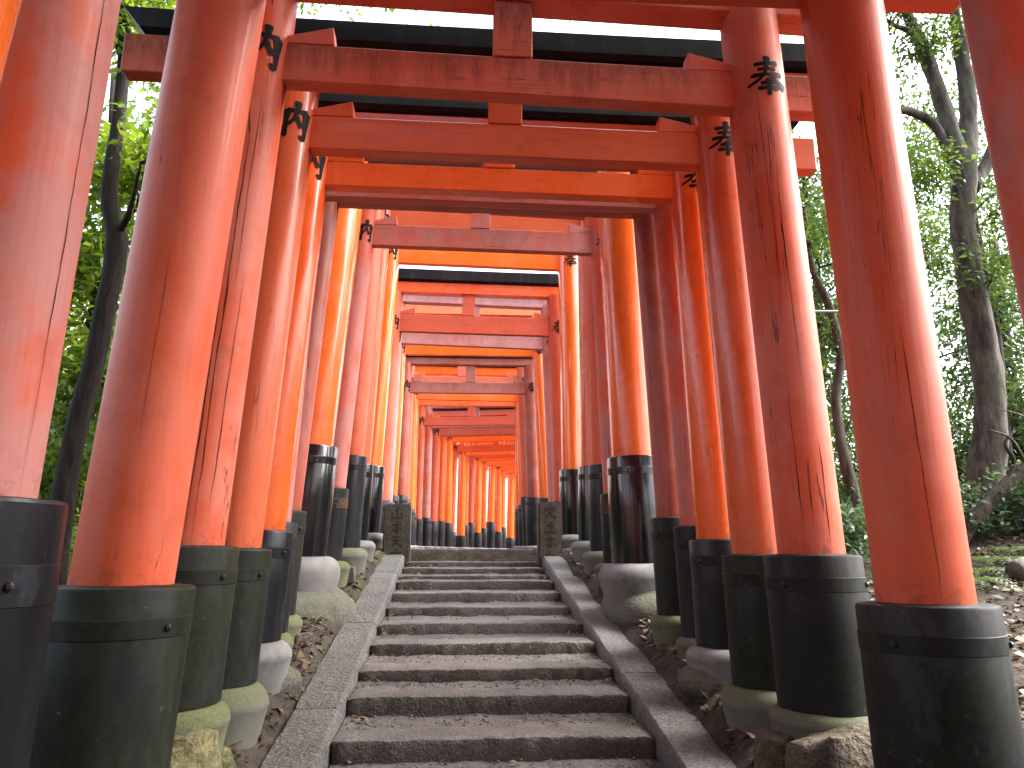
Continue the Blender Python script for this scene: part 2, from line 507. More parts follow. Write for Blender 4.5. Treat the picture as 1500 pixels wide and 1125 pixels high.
# ------------------------------------------------------------------ ground
def axis_samples(spec):
    out = []
    for a, b, st in spec:
        n = max(1, int(round((b - a) / st)))
        out += [a + (b - a) * k / n for k in range(n)]
    out.append(spec[-1][1])
    return out
gx = axis_samples([(-200, -40, 20), (-40, -8, 1.6), (-8, -3, .35), (-3, 3, .10), (3, 8, .25), (8, 40, 1.6), (40, 200, 20)])
gy = axis_samples([(-60, -6, 6), (-6, 1, .5), (1, 13, .10), (13, 25, .3), (25, 45, 1.0), (45, 240, 15)])
gv = [(x, y, ground_z(x, y)) for y in gy for x in gx]
nx = len(gx)
gf = [(j * nx + i, j * nx + i + 1, (j + 1) * nx + i + 1, (j + 1) * nx + i) for j in range(len(gy) - 1) for i in range(nx - 1)]
tag(mesh_obj('ground', gv, gf, M_SOIL, smooth=True), kind='structure')

# ------------------------------------------------------------------ stairway
stair = empty('stone_stairway', (0, 0, 0))
tag(stair, 'worn grey granite stairway climbing between the red gates', None, None, 'structure')
stair['category'] = 'stairs'

def path_pt(d, s):
    c, yw = cl(d)
    a = R(yw)
    return c + s * math.cos(a), d + s * math.sin(a)

# (depth of nose, height of tread)
NOSE = [(0.15, 0.0), (0.95, .115), (1.7, .225), (2.45, .345), (3.2, .455), (3.95, .60),
        (4.59, .725), (5.20, .844), (5.74, .934), (6.42, 1.036), (7.03, 1.131), (7.80, 1.220), (8.46, 1.324),
        (9.01, 1.426), (9.49, 1.473), (10.02, 1.552), (10.51, 1.624), (10.93, 1.797)]
HW = 0.90
def make_step(i):
    d, z = NOSE[i]
    rise = 0.19
    depth = 0.40 if i < len(NOSE) - 1 else 0.32
    prof = [(0.016, -rise), (0.006, -0.09), (0.0, -0.020), (0.003, -0.006), (0.013, 0.0), (0.10, 0.003), (0.22, 0.003), (depth, -0.004), (depth, -rise)]
    n = 72
    V, F = [], []
    sd = i * 7.3
    hw = HW - 0.004
    for k in range(n + 1):
        s = -hw + 2 * hw * k / n
        edge = 0.018 * nz(s * 1.6 + sd, sd, 0.3) + 0.009 * nz(s * 11 + sd, sd, 1.3)
        sag = 0.010 * nz(s * 1.3, sd + 5, 0) + 0.006 * nz(s * 8, sd + 9, 0)
        end = max(0.0, abs(s) - (hw - 0.05)) / 0.05
        for j, (py, pz) in enumerate(prof):
            ex = edge if j < 6 else 0.0
            rr = 0.006 * nz(s * 16 + sd, pz * 14, py * 14 + sd)
            x, y = path_pt(d + py + ex + rr + end * end * 0.03 * random.random() * (j < 6), s)
            V.append((x, y, z + pz + sag * (pz > -0.09) + (0.006 * nz(s * 14 + sd, py * 14, 2.0) if pz > -0.05 else 0) - (0.012 * end if 2 < j < 7 else 0)))
    m = len(prof)
    for k in range(n):
        for j in range(m):
            a = k * m + j; b = k * m + (j + 1) % m
            F.append((a, a + m, b + m, b))
    F.append(tuple(range(m))); F.append(tuple(reversed(range(n * m, n * m + m))))
    o = mesh_obj('step', V, F, M_STEP, stair, smooth=True)
    o.data.set_sharp_from_angle(angle=R(28))
    return o
for i in range(len(NOSE)): make_step(i)

# packed gravel behind each step stone
bedV, bedF = [], []
for i in range(len(NOSE) - 1):
    d0, z0 = NOSE[i]; d1, z1 = NOSE[i + 1]
    n, mrow = 60, 8
    st = len(bedV)
    for r in range(mrow + 1):
        for k in range(n + 1):
            s = -HW + 0.002 + (2 * HW - 0.004) * k / n
            t = r / mrow
            d = d0 + 0.30 + (d1 + 0.05 - d0 - 0.30) * t
            x, y = path_pt(d, s)
            hz = -0.014 + 0.022 * t + 0.012 * nz(s * 6, d * 6, 2.2) + 0.010 * nz(s * 21, d * 21, 4.2)
            bedV.append((x, y, z0 + hz))
    for r in range(mrow):
        for k in range(n):
            a = st + r * (n + 1) + k
            bedF.append((a, a + 1, a + n + 2, a + n + 1))
tag(mesh_obj('gravel_bed', bedV, bedF, M_PEB, stair, smooth=True), kind='stuff')

# sloping kerb slabs
def kerb(side, d0, d1, s_in, s_out):
    n, m = int((d1 - d0) / 0.05), 8
    V, F = [], []
    rows = []
    sd = d0 * 3 + side * 11
    for k in range(n + 1):
        d = d0 + (d1 - d0) * k / n
        zt = 0.162 * d + 0.034
        ji = 0.006 * nz(d * 3, sd, 0) + 0.005 * nz(d * 13, sd, 3)
        jo = 0.012 * nz(d * 2.2, sd, 7) + 0.008 * nz(d * 11, sd, 9)
        ew = max(0.0, 1 - min(k, n - k) / 1.5)
        prof = [(s_in + ji + .004, -0.34), (s_in + ji, -0.16), (s_in + ji, -0.025), (s_in + ji + 0.018, 0.0)]
        for q in range(1, 5):
            prof.append((s_in + (s_out - s_in) * q / 5, 0.0))
        prof += [(s_out + jo - 0.02, 0.0), (s_out + jo, -0.025), (s_out + jo + .01, -0.34)]
        for ps, pz in prof:
            x, y = path_pt(d, side * ps)
            wob = (0.004 * nz(x * 7, y * 7, 1.1) + 0.004 * nz(x * 24, y * 24, 3.7)) if pz > -0.03 else 0
            V.append((x, y, zt + pz + wob - (0.012 * ew if pz > -.03 else 0)))
        rows.append(len(prof))
    m = rows[0]
    for k in range(n):
        for j in range(m):
            a = k * m + j; b = k * m + (j + 1) % m
            F.append((a, b, b + m, a + m))
    F.append(tuple(range(m))); F.append(tuple(range(n * m, n * m + m)))
    bm = bmesh.new()
    vs = [bm.verts.new(v) for v in V]
    for f in F: bm.faces.new([vs[i] for i in f])
    return bm_obj('kerb_slab', bm, M_KERB, stair, smooth_angle=R(48))
for side, cuts in ((-1, (0.1, 2.3, 4.95, 6.95, 9.25, 10.45)), (1, (0.1, 2.6, 5.55, 8.55, 9.0, 10.35))):
    for a, b in zip(cuts, cuts[1:]):
        if b - a < 0.6: continue
        b2 = b if not (side == 1 and a == 5.55) else 9.0
        kerb(side, a + 0.006, b2 - 0.006, 0.905, 1.19)

# ------------------------------------------------------------------ brush-written characters (x right, y up, 0..1)
HO = [([(.20, .79), (.5, .815), (.82, .84)], .050, .065), ([(.27, .655), (.5, .67), (.74, .69)], .045, .06), ([(.10, .50), (.5, .53), (.93, .56)], .05, .07),
      ([(.53, 1.0), (.51, .78), (.44, .56), (.27, .38), (.0, .25)], .085, .03), ([(.54, .56), (.68, .43), (.82, .33), (1.0, .23)], .05, .10),
      ([(.32, .30), (.5, .315), (.70, .335)], .05, .06), ([(.24, .165), (.5, .18), (.80, .20)], .05, .07), ([(.51, .42), (.515, .2), (.51, -.02)], .08, .055)]
NO = [([(.24, 1.0), (.16, .88), (.09, .79)], .07, .05), ([(.09, .79), (.20, .76), (.30, .74)], .05, .05), ([(.38, .88), (.24, .70), (.06, .56)], .06, .04),
      ([(.06, .56), (.22, .575), (.41, .61)], .05, .06), ([(.33, .71), (.39, .62), (.43, .55)], .05, .07), ([(.24, .57), (.245, .3), (.24, .03)], .06, .05),
      ([(.13, .42), (.09, .33), (.02, .24)], .05, .04), ([(.34, .42), (.40, .35), (.45, .27)], .05, .06),
      ([(.56, .76), (.555, .4), (.54, .04)], .065, .05), ([(.55, .735), (.75, .745), (.97, .77)], .06, .07), ([(.945, .78), (.945, .42), (.93, .06), (.84, .15)], .085, .03),
      ([(.745, 1.0), (.745, .76), (.69, .52), (.58, .33)], .075, .03), ([(.735, .62), (.80, .48), (.885, .36)], .05, .075)]
def stroke_strips(strokes):
    for i, (pts, w0, w1) in enumerate(strokes):
        P = [Vector((x, y, 0)) for x, y in pts]
        C = catmull(P, 7)
        n = len(C)
        out = []
        for k, c in enumerate(C):
            t = (C[min(k + 1, n - 1)] - C[max(k - 1, 0)]).normalized()
            nn = Vector((-t.y, t.x, 0))
            f = k / (n - 1)
            w = 1.45 * (w0 + (w1 - w0) * f) * (1.0 + 0.22 * math.cos(f * 6.283)) * (0.55 if k in (0, n - 1) else 1.0)
            out.append((c + nn * w * .62, c - nn * w * .62))
        yield i, out
def glyph_mesh(strokes, w, h, r, axis, zc, mirror=False):
    """wrapped on a cylinder of radius r round the (leaning) axis(z) -> x, facing local -Y"""
    V, F = [], []
    for i, st in stroke_strips(strokes):
        rr = r + 0.0016 + 0.0003 * i
        base = len(V)
        for a, b in st:
            for p in (a, (a + b) / 2, b):
                th = (p.x - 0.5) * w / r
                z = zc + (p.y - 0.5) * h
                V.append((axis(z) + rr * math.sin(th), -rr * math.cos(th), z))
        for k in range(len(st) - 1):
            for q in (0, 1):
                o = base + k * 3 + q
                F.append((o, o + 1, o + 4, o + 3))
    return V, F

# ------------------------------------------------------------------ torii gates
def box_bm(x0, x1, yh, zl, zr, h, bev=0.006):
    """bar from x0 to x1, bottom at zl (x0) .. zr (x1), height h, half depth yh"""
    bm = bmesh.new()
    vs = []
    for x, z in ((x0, zl), (x1, zr)):
        for y in (-yh, yh):
            for dz in (0, h):
                vs.append(bm.verts.new((x, y, z + dz)))
    for f in ((0, 1, 3, 2), (4, 6, 7, 5), (0, 4, 5, 1), (2, 3, 7, 6), (0, 2, 6, 4), (1, 5, 7, 3)):
        bm.faces.new([vs[i] for i in f])
    if bev:
        bmesh.ops.bevel(bm, geom=list(bm.edges), offset=bev, segments=1, affect='EDGES')
    return bm

BOLT = None
def bolt_mesh():
    global BOLT
    if BOLT is None:
        bm = bmesh.new()
        bmesh.ops.create_uvsphere(bm, u_segments=8, v_segments=5, radius=0.013)
        BOLT = bpy.data.meshes.new('bolt')
        bm.to_mesh(BOLT); bm.free()
        BOLT.materials.append(M_BAND)
    return BOLT

def torii(d, r, rc, xl, ll, xr, lr, cap_l, cap_r, bot_l, bot_r, nl, nr, nh, shb, shh, kh, paint_key, sleeve, stone_key, label,
          found_h=0.15, found_w=0.10, cx=None, yaw=None, detail=2, glyph=0.25, strut_dx=0.03, lintel_key=None, band=None, cracks=(), sl_bands=(0.10, 0.065), broad=2.0, wedge=True):
    """all heights relative to eye level; cap = top of black sleeve, bot = foot of sleeve, n = underside of tie beam at its ends,
    shb / shh = lower lintel underside (above tie beam underside) and height, kh = top lintel height"""
    c0, y0 = cl(d)
    cx = c0 if cx is None else cx
    yaw = y0 if yaw is None else yaw
    zb = min(bot_l, bot_r)
    root = empty('torii_gate', (cx, d, EYE + zb - found_h), R(yaw))
    tag(root, label, 'torii gate', 'vermilion torii gates over the stairway')
    pm, bmt = PAINT[paint_key]
    lm = PAINT[lintel_key or paint_key][1]
    oz = -(zb - found_h)                                  # eye-relative z -> local z
    seg = 40 if detail >= 2 else (28 if detail == 1 else 18)
    ztop = (nl + nr) / 2 + shb + 0.02
    for side, x0, lean, cap, bot in ((-1, xl, ll, cap_l, bot_l), (1, xr, lr, cap_r, bot_r)):
        # pillar: origin on its axis at the top of the sleeve
        prof = [bot - cap + 0.01]
        bm = bmesh.new()
        rings = []
        zs = [bot - cap + 0.02, 0.0, 0.3, 0.8, 1.4, 2.0, 2.6, ztop - cap]
        zs = [z for z in zs if z < ztop - cap] + [ztop - cap]
        for z in zs:
            rings.append([bm.verts.new((lean * z + r * math.cos(2 * math.pi * k / seg), r * math.sin(2 * math.pi * k / seg), z)) for k in range(seg)])
        for a, b in zip(rings, rings[1:]):
            for k in range(seg):
                bm.faces.new((a[k], a[(k + 1) % seg], b[(k + 1) % seg], b[k]))
        bm.faces.new(rings[-1]); bm.faces.new(list(reversed(rings[0])))
        p = bm_obj('pillar', bm, pm, root, (x0, 0, cap + oz), R(40))
        hgt = cap - bot
        bt, bh = sl_bands
        # sleeve with chamfered top
        def lprof(lst):
            b = lathe(lst, seg, 0.006, d * 5 + side * 3)
            for v in b.verts: v.co.x += lean * v.co.z
            return b
        sl = bm_obj('black_sleeve', lprof([(rc * 1.015, -hgt), (rc * 1.01, -hgt * .5), (rc, -0.012), (rc - 0.004, -0.003), (rc - 0.012, 0.0), (r - 0.004, 0.006)]), M_SLEEVE[sleeve[0] if isinstance(sleeve, tuple) and side < 0 else (sleeve[1] if isinstance(sleeve, tuple) else sleeve)], p, smooth_angle=R(24))
        if detail >= 1:
            bz = -bt - bh
            bm_obj('iron_band', lprof([(rc + 0.001, bz), (rc + 0.004, bz + 0.002), (rc + 0.004, bz + bh - 0.002), (rc + 0.001, bz + bh)]), M_RUST if band == 'rust' else sl.data.materials[0], p, smooth_angle=R(24))
        if detail >= 2:
            for ang in ((-62, -118) if d > 6 else ((-40, -150) if side > 0 else (-28, -140))):
                for q in ((0.5,) if d < 6.5 else (0.28, 0.75)):
                    b = bpy.data.objects.new('bolt', bolt_mesh())
                    COL.objects.link(b)
                    a = R(ang if side > 0 else ang)
                    zz = bz + bh * q
                    b.location = ((rc + 0.006) * math.cos(a) + lean * zz, (rc + 0.006) * math.sin(a), zz)
                    b.parent = p
        if glyph:
            nb = (nl if side < 0 else nr)
            zc = nb + 0.13 - cap
            w = 0.30 if side < 0 else 0.215
            k = glyph / 0.25
            V, F = glyph_mesh(NO if side < 0 else HO, w * k * min(1.0, r / 0.15), glyph * (1.0 if side < 0 else .92), r, lambda z: lean * z, zc)
            g = mesh_obj('painted_character', V, F, M_INK, p)
        for ci, (cs, th, z0, z1, w) in enumerate(cracks):
            if cs != side: continue
            n = int((z1 - z0) / 0.035)
            V, F = [], []
            a = R(th)
            for k in range(n + 1):
                z = z0 + (z1 - z0) * k / n
                a += random.uniform(-1, 1) * 0.012
                ww = w * (0.35 + 0.9 * abs(nz(z * 5, ci * 3.3, d))) * min(1.0, 4.0 * k / n + .15, 4.0 * (n - k) / n + .15)
                for q in (-ww, ww):
                    aa = a + q / r
                    V.append((lean * z + (r + .0009) * math.sin(aa), -(r + .0009) * math.cos(aa), z))
            for k in range(n):
                F.append((2 * k, 2 * k + 1, 2 * k + 3, 2 * k + 2))
            mesh_obj('drying_crack', V, F, M_CRACK, p)
        # rounded foundation stone under the sleeve
        fr = rc + found_w
        h = found_h + (bot - zb)
        e = min(0.5 * h, 0.13)
        pr = [(fr - e * .42, -h - 0.10), (fr - e * .20, -h + e * .22), (fr - .004, -h + e * .9)]
        for k in range(7):
            a = k / 6 * math.pi / 2
            pr.append((fr - e + e * math.cos(a), -e + e * math.sin(a)))
        pr = pr + [(rc * 0.9, 0.006)]
        fb = lathe(pr, 30, 0.03, d * 3 + side)
        sk = stone_key[0 if side < 0 else 1] if isinstance(stone_key, tuple) else stone_key
        bm_obj('foundation_stone', fb, M_FOUND[sk], root, (x0 + lean * (bot - cap), 0, bot + oz), R(50))
    # tie beam
    def zx(x, a=nl, b=nr): return a + (b - a) * (x + 1.2) / 2.4
    xa, xb = -broad, broad
    nyh = 0.05 if r < 0.2 else 0.065
    tb = bm_obj('tie_beam', box_bm(xa, xb, nyh, zx(xa) - zx(0), zx(xb) - zx(0), nh), bmt, root, (0, 0, zx(0) + oz))
    # wedges on the tie beam
    if wedge:
        for side, x0, lean in ((-1, xl, ll), (1, xr, lr)):
            zc = zx(side * 1.2) + nh
            cap = cap_l if side < 0 else cap_r
            xi = x0 + lean * (zc - cap) - side * (r - 0.01)
            bm = bmesh.new()
            L = 0.25
            pts = [(xi, 0.0), (xi - side * L, 0.0), (xi - side * (L - .012), 0.105), (xi, 0.045)]
            lo, hi = [], []
            for px, pz in pts:
                lo.append(bm.verts.new((px, -nyh * .95, pz + 0.002))); hi.append(bm.verts.new((px, nyh * .95, pz + 0.002)))
            for k in range(4):
                q = (k + 1) % 4
                bm.faces.new((lo[k], lo[q], hi[q], hi[k]))
            bm.faces.new(lo); bm.faces.new(hi)
            bmesh.ops.bevel(bm, geom=list(bm.edges), offset=0.004, segments=1, affect='EDGES')
            bm_obj('wedge', bm, bmt, tb, (0, 0, zc - zx(0)))
    # centre strut
    sw = 0.105 if r < 0.2 else 0.13
    bm_obj('centre_strut', box_bm(-sw, sw, nyh * 1.1, 0, 0, shb - nh - 0.004, 0.005), pm if False else bmt, root, (strut_dx, 0, zx(0) + nh + 0.002 + oz))
    # lower lintel
    xe = broad + 0.08
    bm_obj('lower_lintel', box_bm(-xe, xe, 0.085, zx(-xe) - zx(0), zx(xe) - zx(0), shh, 0.006), lm, root, (0, 0, zx(0) + shb + oz))
    # black top lintel with slanting ends and a ridged back
    bm = bmesh.new()
    rings = []
    xe2 = broad + 0.17
    n = 12
    for k in range(n + 1):
        t = -1 + 2 * k / n
        ring = []
        for yy, hh, ex in ((-0.11, 0, 0), (-0.145, kh * .15, .02), (-0.15, kh, .12), (0, kh + 0.006, .125), (0.15, kh, .12), (0.145, kh * .15, .02), (0.11, 0, 0)):
            x = t * (xe2 + ex)
            ring.append(bm.verts.new((x, yy, hh + zx(x) - zx(0) + 0.025 * abs(t) ** 3)))
        rings.append(ring)
    for a, b in zip(rings, rings[1:]):
        for k in range(7):
            bm.faces.new((a[k], a[(k + 1) % 7], b[(k + 1) % 7], b[k]))
    bm.faces.new(rings[0]); bm.faces.new(rings[-1])
    bm_obj('top_lintel', bm, M_KASAGI, root, (0, 0, zx(0) + shb + shh + 0.002 + oz))
    return root

def std(d, r, rc, L, Rr, nuki, nh, paint_key, sleeve, stone_key, label, shb=0.5, shh=0.2, kh=0.18, **k):
    # L / Rr: (x of axis at sleeve top, lean, sleeve top, sleeve foot)
    return torii(d, r, rc, L[0], L[1], Rr[0], Rr[1], L[2], Rr[2], L[3], Rr[3], nuki[0], nuki[1], nh, shb, shh, kh, paint_key, sleeve, stone_key, label, **k)

# unseen gates continue the tunnel behind the viewer, added to cut frontal light
ORD_B = ['first', 'second', 'third', 'fourth', 'fifth', 'sixth']
for k, d in enumerate((0.55, -0.5, -1.5, -2.6, -3.6, -4.7)):
    z = 0.165 * d - 1.72
    std(d, .16, .23, (-1.50, .045, z + 1.35, z + .2), (1.50, -.04, z + 1.35, z + .2), (z + 3.75, z + 3.75), .22, ('red', 'faded', 'orange', 'faded', 'red', 'faded')[k], 'black', 'pale',
        'unseen red torii gate added behind the camera, %s one back from the viewer' % ORD_B[k], detail=0)

std(1.45, .17, .24, (-1.43, .085, .04, -1.15), (1.50, -.04, -.05, -1.15), (2.33, 2.33), .22, 'fresh', 'black', 'pale',
    'glossy bright orange torii gate nearest the viewer, cut by the left edge', shb=.5, detail=1)
std(2.07, .17, .245, (-1.487, .034, .135, -1.05), (1.679, -.048, -.08, -1.05), (2.36, 2.34), .22, 'chalky', ('black', 'half'), ('pale', 'pale'),
    'chalky pinkish torii gate cut by both edges of the photo, rusty sleeve band', shb=.5, sl_bands=(.16, .10), cracks=((-1, 76, .0, 2.5, .0022),))
std(2.9, .17, .245, (-1.411, .066, -.108, -.95), (1.53, -.032, -.18, -.95), (2.38, 2.41), .22, 'faded', ('moss', 'half'), ('half', 'pale'),
    'smooth faded red torii gate, nearest one with both pillars and sleeves fully in view', shb=.5,
    cracks=((1, -12, .04, 1.05, .0026), (-1, 14, .45, 1.2, .0012), (1, 8, 1.3, 1.9, .0010)))
std(3.7, .155, .225, (-1.458, .056, .034, -.635), (1.476, -.039, -.003, -.691), (2.417, 2.360), .22, 'cracked', ('moss', 'half'), ('green', 'half'),
    'cracked weathered torii gate with black mould streaks on its tie beam', shb=.57, found_h=.11, found_w=.05,
    cracks=((-1, 8, .05, 1.6, .0034), (-1, 20, .02, 2.1, .0032), (-1, 44, .15, 1.3, .0026), (-1, 33, 1.2, 2.3, .0018), (1, -32, .12, .85, .0026), (1, -6, .8, 1.9, .0026), (1, 12, .05, .55, .0034), (1, -20, 1.3, 2.4, .0020)))
std(4.35, .15, .21, (-1.441, .059, .029, -.652), (1.476, -.036, -.003, -.692), (2.395, 2.373), .22, 'red', 'moss', 'half',
    'red-orange torii gate right behind the mould-streaked gate, green-black sleeves', shb=.46, shh=.2, kh=.15, found_h=.19, found_w=.07)
std(4.98, .15, .2, (-1.453, .06, .142, -.509), (1.472, -.028, .091, -.564), (2.474, 2.452), .18, 'orange', 'black', 'pale',
    'orange torii gate with dark red tie beam and blue-black sleeves on pale stones', shb=.37, shh=.18, found_h=.14, found_w=.075)
std(5.45, .12, .17, (-1.49, .041, .211, -.501), (1.474, -.040, .194, -.55), (2.62, 2.60), .18, 'chalky', 'half', 'green',
    'slim faded torii gate squeezed behind the gate with blue-black sleeves', shb=.42, found_h=.12, found_w=.05, glyph=.2)
std(5.9, .13, .175, (-1.523, .066, .314, -.425), (1.431, -.038, .272, -.438), (2.78, 2.76), .2, 'brown', 'moss', 'green',
    'slim brownish torii gate with mossy green sleeves just before the thick gate', shb=.45, found_h=.13, found_w=.06, glyph=.2)
std(7.0, .22, .27, (-1.576, .07, .941, -.017), (1.414, -.029, .869, -.077), (3.95, 3.92), .28, 'orange', 'gloss', 'pale',
    'thickest torii gate, glossy orange with tall shiny black sleeves halfway up the stairs', shb=.62, shh=.24, kh=.22, found_h=.25, found_w=.13, glyph=.3)
std(7.8, .13, .165, (-1.468, .066, .639, -.064), (1.39, -.029, .598, -.092), (3.220, 3.189), .235, 'chalky', 'half', 'green',
    'pinkish torii gate hidden behind the thickest gate, rust-banded dark sleeves', shb=.66, found_h=.12, found_w=.09, band='rust', sl_bands=(.10, .10), strut_dx=-.02)
std(8.7, .16, .2, (-1.44, .044, 1.072, .067), (1.461, -.01, .992, .031), (4.103, 4.028), .24, 'faded', 'black', ('half', 'half'),
    'tall salmon torii gate, second behind the thickest gate', shb=.6, found_h=.15, found_w=.10)
std(9.6, .15, .19, (-1.45, .045, 1.082, .163), (1.479, .005, 1.077, .157), (4.17, 4.11), .34, 'red', 'gloss', 'pale',
    'tall red torii gate, third behind the thickest gate', shb=.66, found_h=.16, found_w=.10)
std(11.0, .17, .21, (-1.46, .047, 1.213, .289), (1.448, -.006, 1.183, .265), (4.279, 4.227), .30, 'fresh', 'gloss', 'pale',
    'bright glossy orange torii gate at the stair top beside the stone markers', shb=.66, found_h=.17, found_w=.11)
std(12.3, .15, .19, (-1.462, .038, .83, .126), (1.478, -.026, .821, .106), (3.59, 3.557), .30, 'faded', 'black', 'pale',
    'pale salmon torii gate with orange lintel, first one beyond the stone markers', shb=.67, shh=.185, kh=.2, found_h=.08, found_w=.08, lintel_key='orange', strut_dx=-.08, detail=1)
std(13.3, .14, .18, (-1.459, .027, .863, .136), (1.487, -.030, .876, .115), (3.657, 3.597), .24, 'grey', 'black', 'pale',
    'bleached greyish pink torii gate, second beyond the stone markers', shb=.77, shh=.17, found_h=.08, found_w=.08, detail=1)
std(14.5, .14, .18, (-1.474, .031, 1.067, .148), (1.461, -.046, 1.03, .138), (3.771, 3.775), .24, 'fresh', 'black', 'pale',
    'vivid orange torii gate, third beyond the stone markers', shb=.82, found_h=.08, found_w=.08, detail=1)
std(16.3, .15, .185, (-1.437, .017, 1.201, .181), (1.402, -.023, 1.172, .169), (3.395, 3.402), .24, 'brown', 'black', 'pale',
    'dull brownish red torii gate, fourth beyond the stone markers', shb=.625, shh=.155, found_h=.08, found_w=.08, detail=1, strut_dx=.03)
std(17.8, .14, .175, (-1.447, .012, 1.235, .197), (1.415, -.04, 1.294, .184), (3.858, 3.862), .25, 'faded', 'black', 'pale',
    'salmon torii gate, fifth beyond the stone markers', shb=.72, found_h=.08, found_w=.08, detail=1, strut_dx=-.16)
std(18.9, .14, .17, (-1.409, .016, 1.083, .21), (1.423, -.025, 1.175, .195), (3.769, 3.749), .24, 'fresh', 'black', 'pale',
    'orange torii gate, sixth beyond the stone markers', shb=.65, found_h=.08, found_w=.08, detail=1)
std(20.2, .14, .17, (-1.449, .005, 1.037, .224), (1.432, -.013, 1.166, .208), (3.869, 3.871), .24, 'orange', 'black', 'pale',
    'orange torii gate, seventh beyond the stone markers where the path bends', shb=.65, found_h=.08, found_w=.08, detail=1)
far = [(21.5, 'faded', .24, .95, 3.56), (22.3, 'chalky', .22, 1.02, 3.62), (23.3, 'faded', .22, .97, 3.55), (23.9, 'orange', .2, 1.0, 3.62), (24.8, 'fresh', .24, .98, 3.58),
       (25.5, 'red', .22, .72, 3.35), (26.4, 'fresh', .2, .62, 3.35), (27.0, 'orange', .22, 1.0, 3.40), (27.9, 'faded', .22, 1.12, 3.45), (28.6, 'fresh', .2, .78, 3.4), (29.7, 'orange', .22, .98, 3.4),
       (30.6, 'fresh', .2, 1.25, 3.45), (31.6, 'orange', .2, .9, 3.4), (32.6, 'fresh', .24, 1.12, 3.4), (33.6, 'fresh', .22, .7, 3.4), (34.8, 'orange', .2, .6, 3.4), (36.0, 'fresh', .2, .5, 3.4),
       (37.4, 'orange', .2, .6, 3.4), (39, 'faded', .2, .6, 3.4)]
ORD = ['first', 'second', 'third', 'fourth', 'fifth', 'sixth', 'seventh', 'eighth', 'ninth', 'tenth', 'eleventh', 'twelfth', 'thirteenth', 'fourteenth', 'fifteenth', 'sixteenth', 'seventeenth', 'eighteenth', 'last']
TONE = {'faded': 'salmon', 'chalky': 'pale pink', 'orange': 'orange', 'fresh': 'bright orange', 'red': 'red-orange', 'brown': 'dull red', 'grey': 'greyish'}
for k, (d, pk, nh, cap, nb) in enumerate(far):
    bot = .22 + .002 * (d - 20)
    std(d, .125 + .04 * ((k * 7) % 5) / 4, .165 + .04 * ((k * 7) % 5) / 4, (-1.44 + .05 * math.sin(k * 2.3), .012 + .012 * math.sin(k * 4.1), cap, bot), (1.44 + .05 * math.sin(k * 3.7), -.012 + .010 * math.sin(k * 1.9), cap + .04 * math.sin(k * 5), bot), (nb, nb + .01), nh, pk, 'black' if k % 3 else 'half', 'pale',
        'far %s torii gate, %s along the bend of the path' % (TONE[pk], ORD[k]), shb=.6, shh=.18, found_h=.07, found_w=.07, detail=0 if k > 1 else 1)

# ------------------------------------------------------------------ stone markers at the head of the stairs
def marker(x0, x1, y, z0, z1, label, glyphs):
    root = empty('stone_marker', ((x0 + x1) / 2, y, z0), R(3.9))
    tag(root, label, 'stone post', 'carved stone markers at the head of the stairs')
    hw = (x1 - x0) / 2
    h = z1 - z0
    bm = box_bm(-hw, hw, 0.11, 0, 0, h, 0.0)
    bmesh.ops.subdivide_edges(bm, edges=list(bm.edges), cuts=7, use_grid_fill=True)
    bmesh.ops.bevel(bm, geom=[e for e in bm.edges if e.calc_face_angle(0) > 1], offset=0.018, segments=2, affect='EDGES')
    for v in bm.verts:
        n = nz(v.co.x * 7 + x0, v.co.y * 7, v.co.z * 7)
        v.co += Vector((n, nz(v.co.x * 7, x0, v.co.z * 7), n * .6)) * 0.006
    bm_obj('stone_block', bm, M_MARK, root, smooth_angle=R(45))
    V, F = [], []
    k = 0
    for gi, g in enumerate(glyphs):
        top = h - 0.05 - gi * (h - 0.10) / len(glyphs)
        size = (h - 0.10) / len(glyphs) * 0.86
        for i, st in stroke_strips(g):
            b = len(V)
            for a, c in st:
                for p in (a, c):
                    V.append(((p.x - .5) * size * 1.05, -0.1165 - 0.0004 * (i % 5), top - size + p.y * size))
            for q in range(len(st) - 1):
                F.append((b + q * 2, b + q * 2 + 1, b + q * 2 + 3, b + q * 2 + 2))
    mesh_obj('carved_inscription', V, F, M_CARVE, root)  # flat strokes on the face; the grooves' shade is put into their dark colour
YAMA = [([(.5, .95), (.5, .5), (.5, .1)], .09, .08), ([(.12, .6), (.13, .3), (.14, .08)], .08, .08), ([(.13, .10), (.5, .11), (.88, .12)], .08, .08), ([(.88, .6), (.88, .3), (.87, .1)], .08, .08)]
HON = [([(.1, .72), (.5, .73), (.9, .75)], .08, .08), ([(.5, .98), (.5, .5), (.5, .0)], .09, .07), ([(.48, .7), (.3, .4), (.05, .22)], .08, .05), ([(.52, .7), (.7, .42), (.95, .24)], .06, .09), ([(.3, .22), (.5, .22), (.7, .23)], .07, .07)]
TEN = [([(.2, .88), (.5, .89), (.8, .9)], .08, .08), ([(.08, .58), (.5, .59), (.92, .6)], .08, .08), ([(.5, .88), (.44, .5), (.1, .05)], .09, .05), ([(.52, .56), (.7, .25), (.95, .06)], .06, .1)]
BUN = [([(.5, 1.0), (.52, .92), (.55, .84)], .08, .08), ([(.08, .74), (.5, .75), (.92, .77)], .08, .08), ([(.7, .72), (.5, .35), (.08, .02)], .08, .05), ([(.3, .66), (.55, .3), (.95, .02)], .06, .1)]
TSUCHI = [([(.2, .6), (.5, .61), (.8, .62)], .08, .08), ([(.5, .96), (.5, .5), (.5, .1)], .09, .09), ([(.06, .08), (.5, .09), (.94, .1)], .09, .09)]
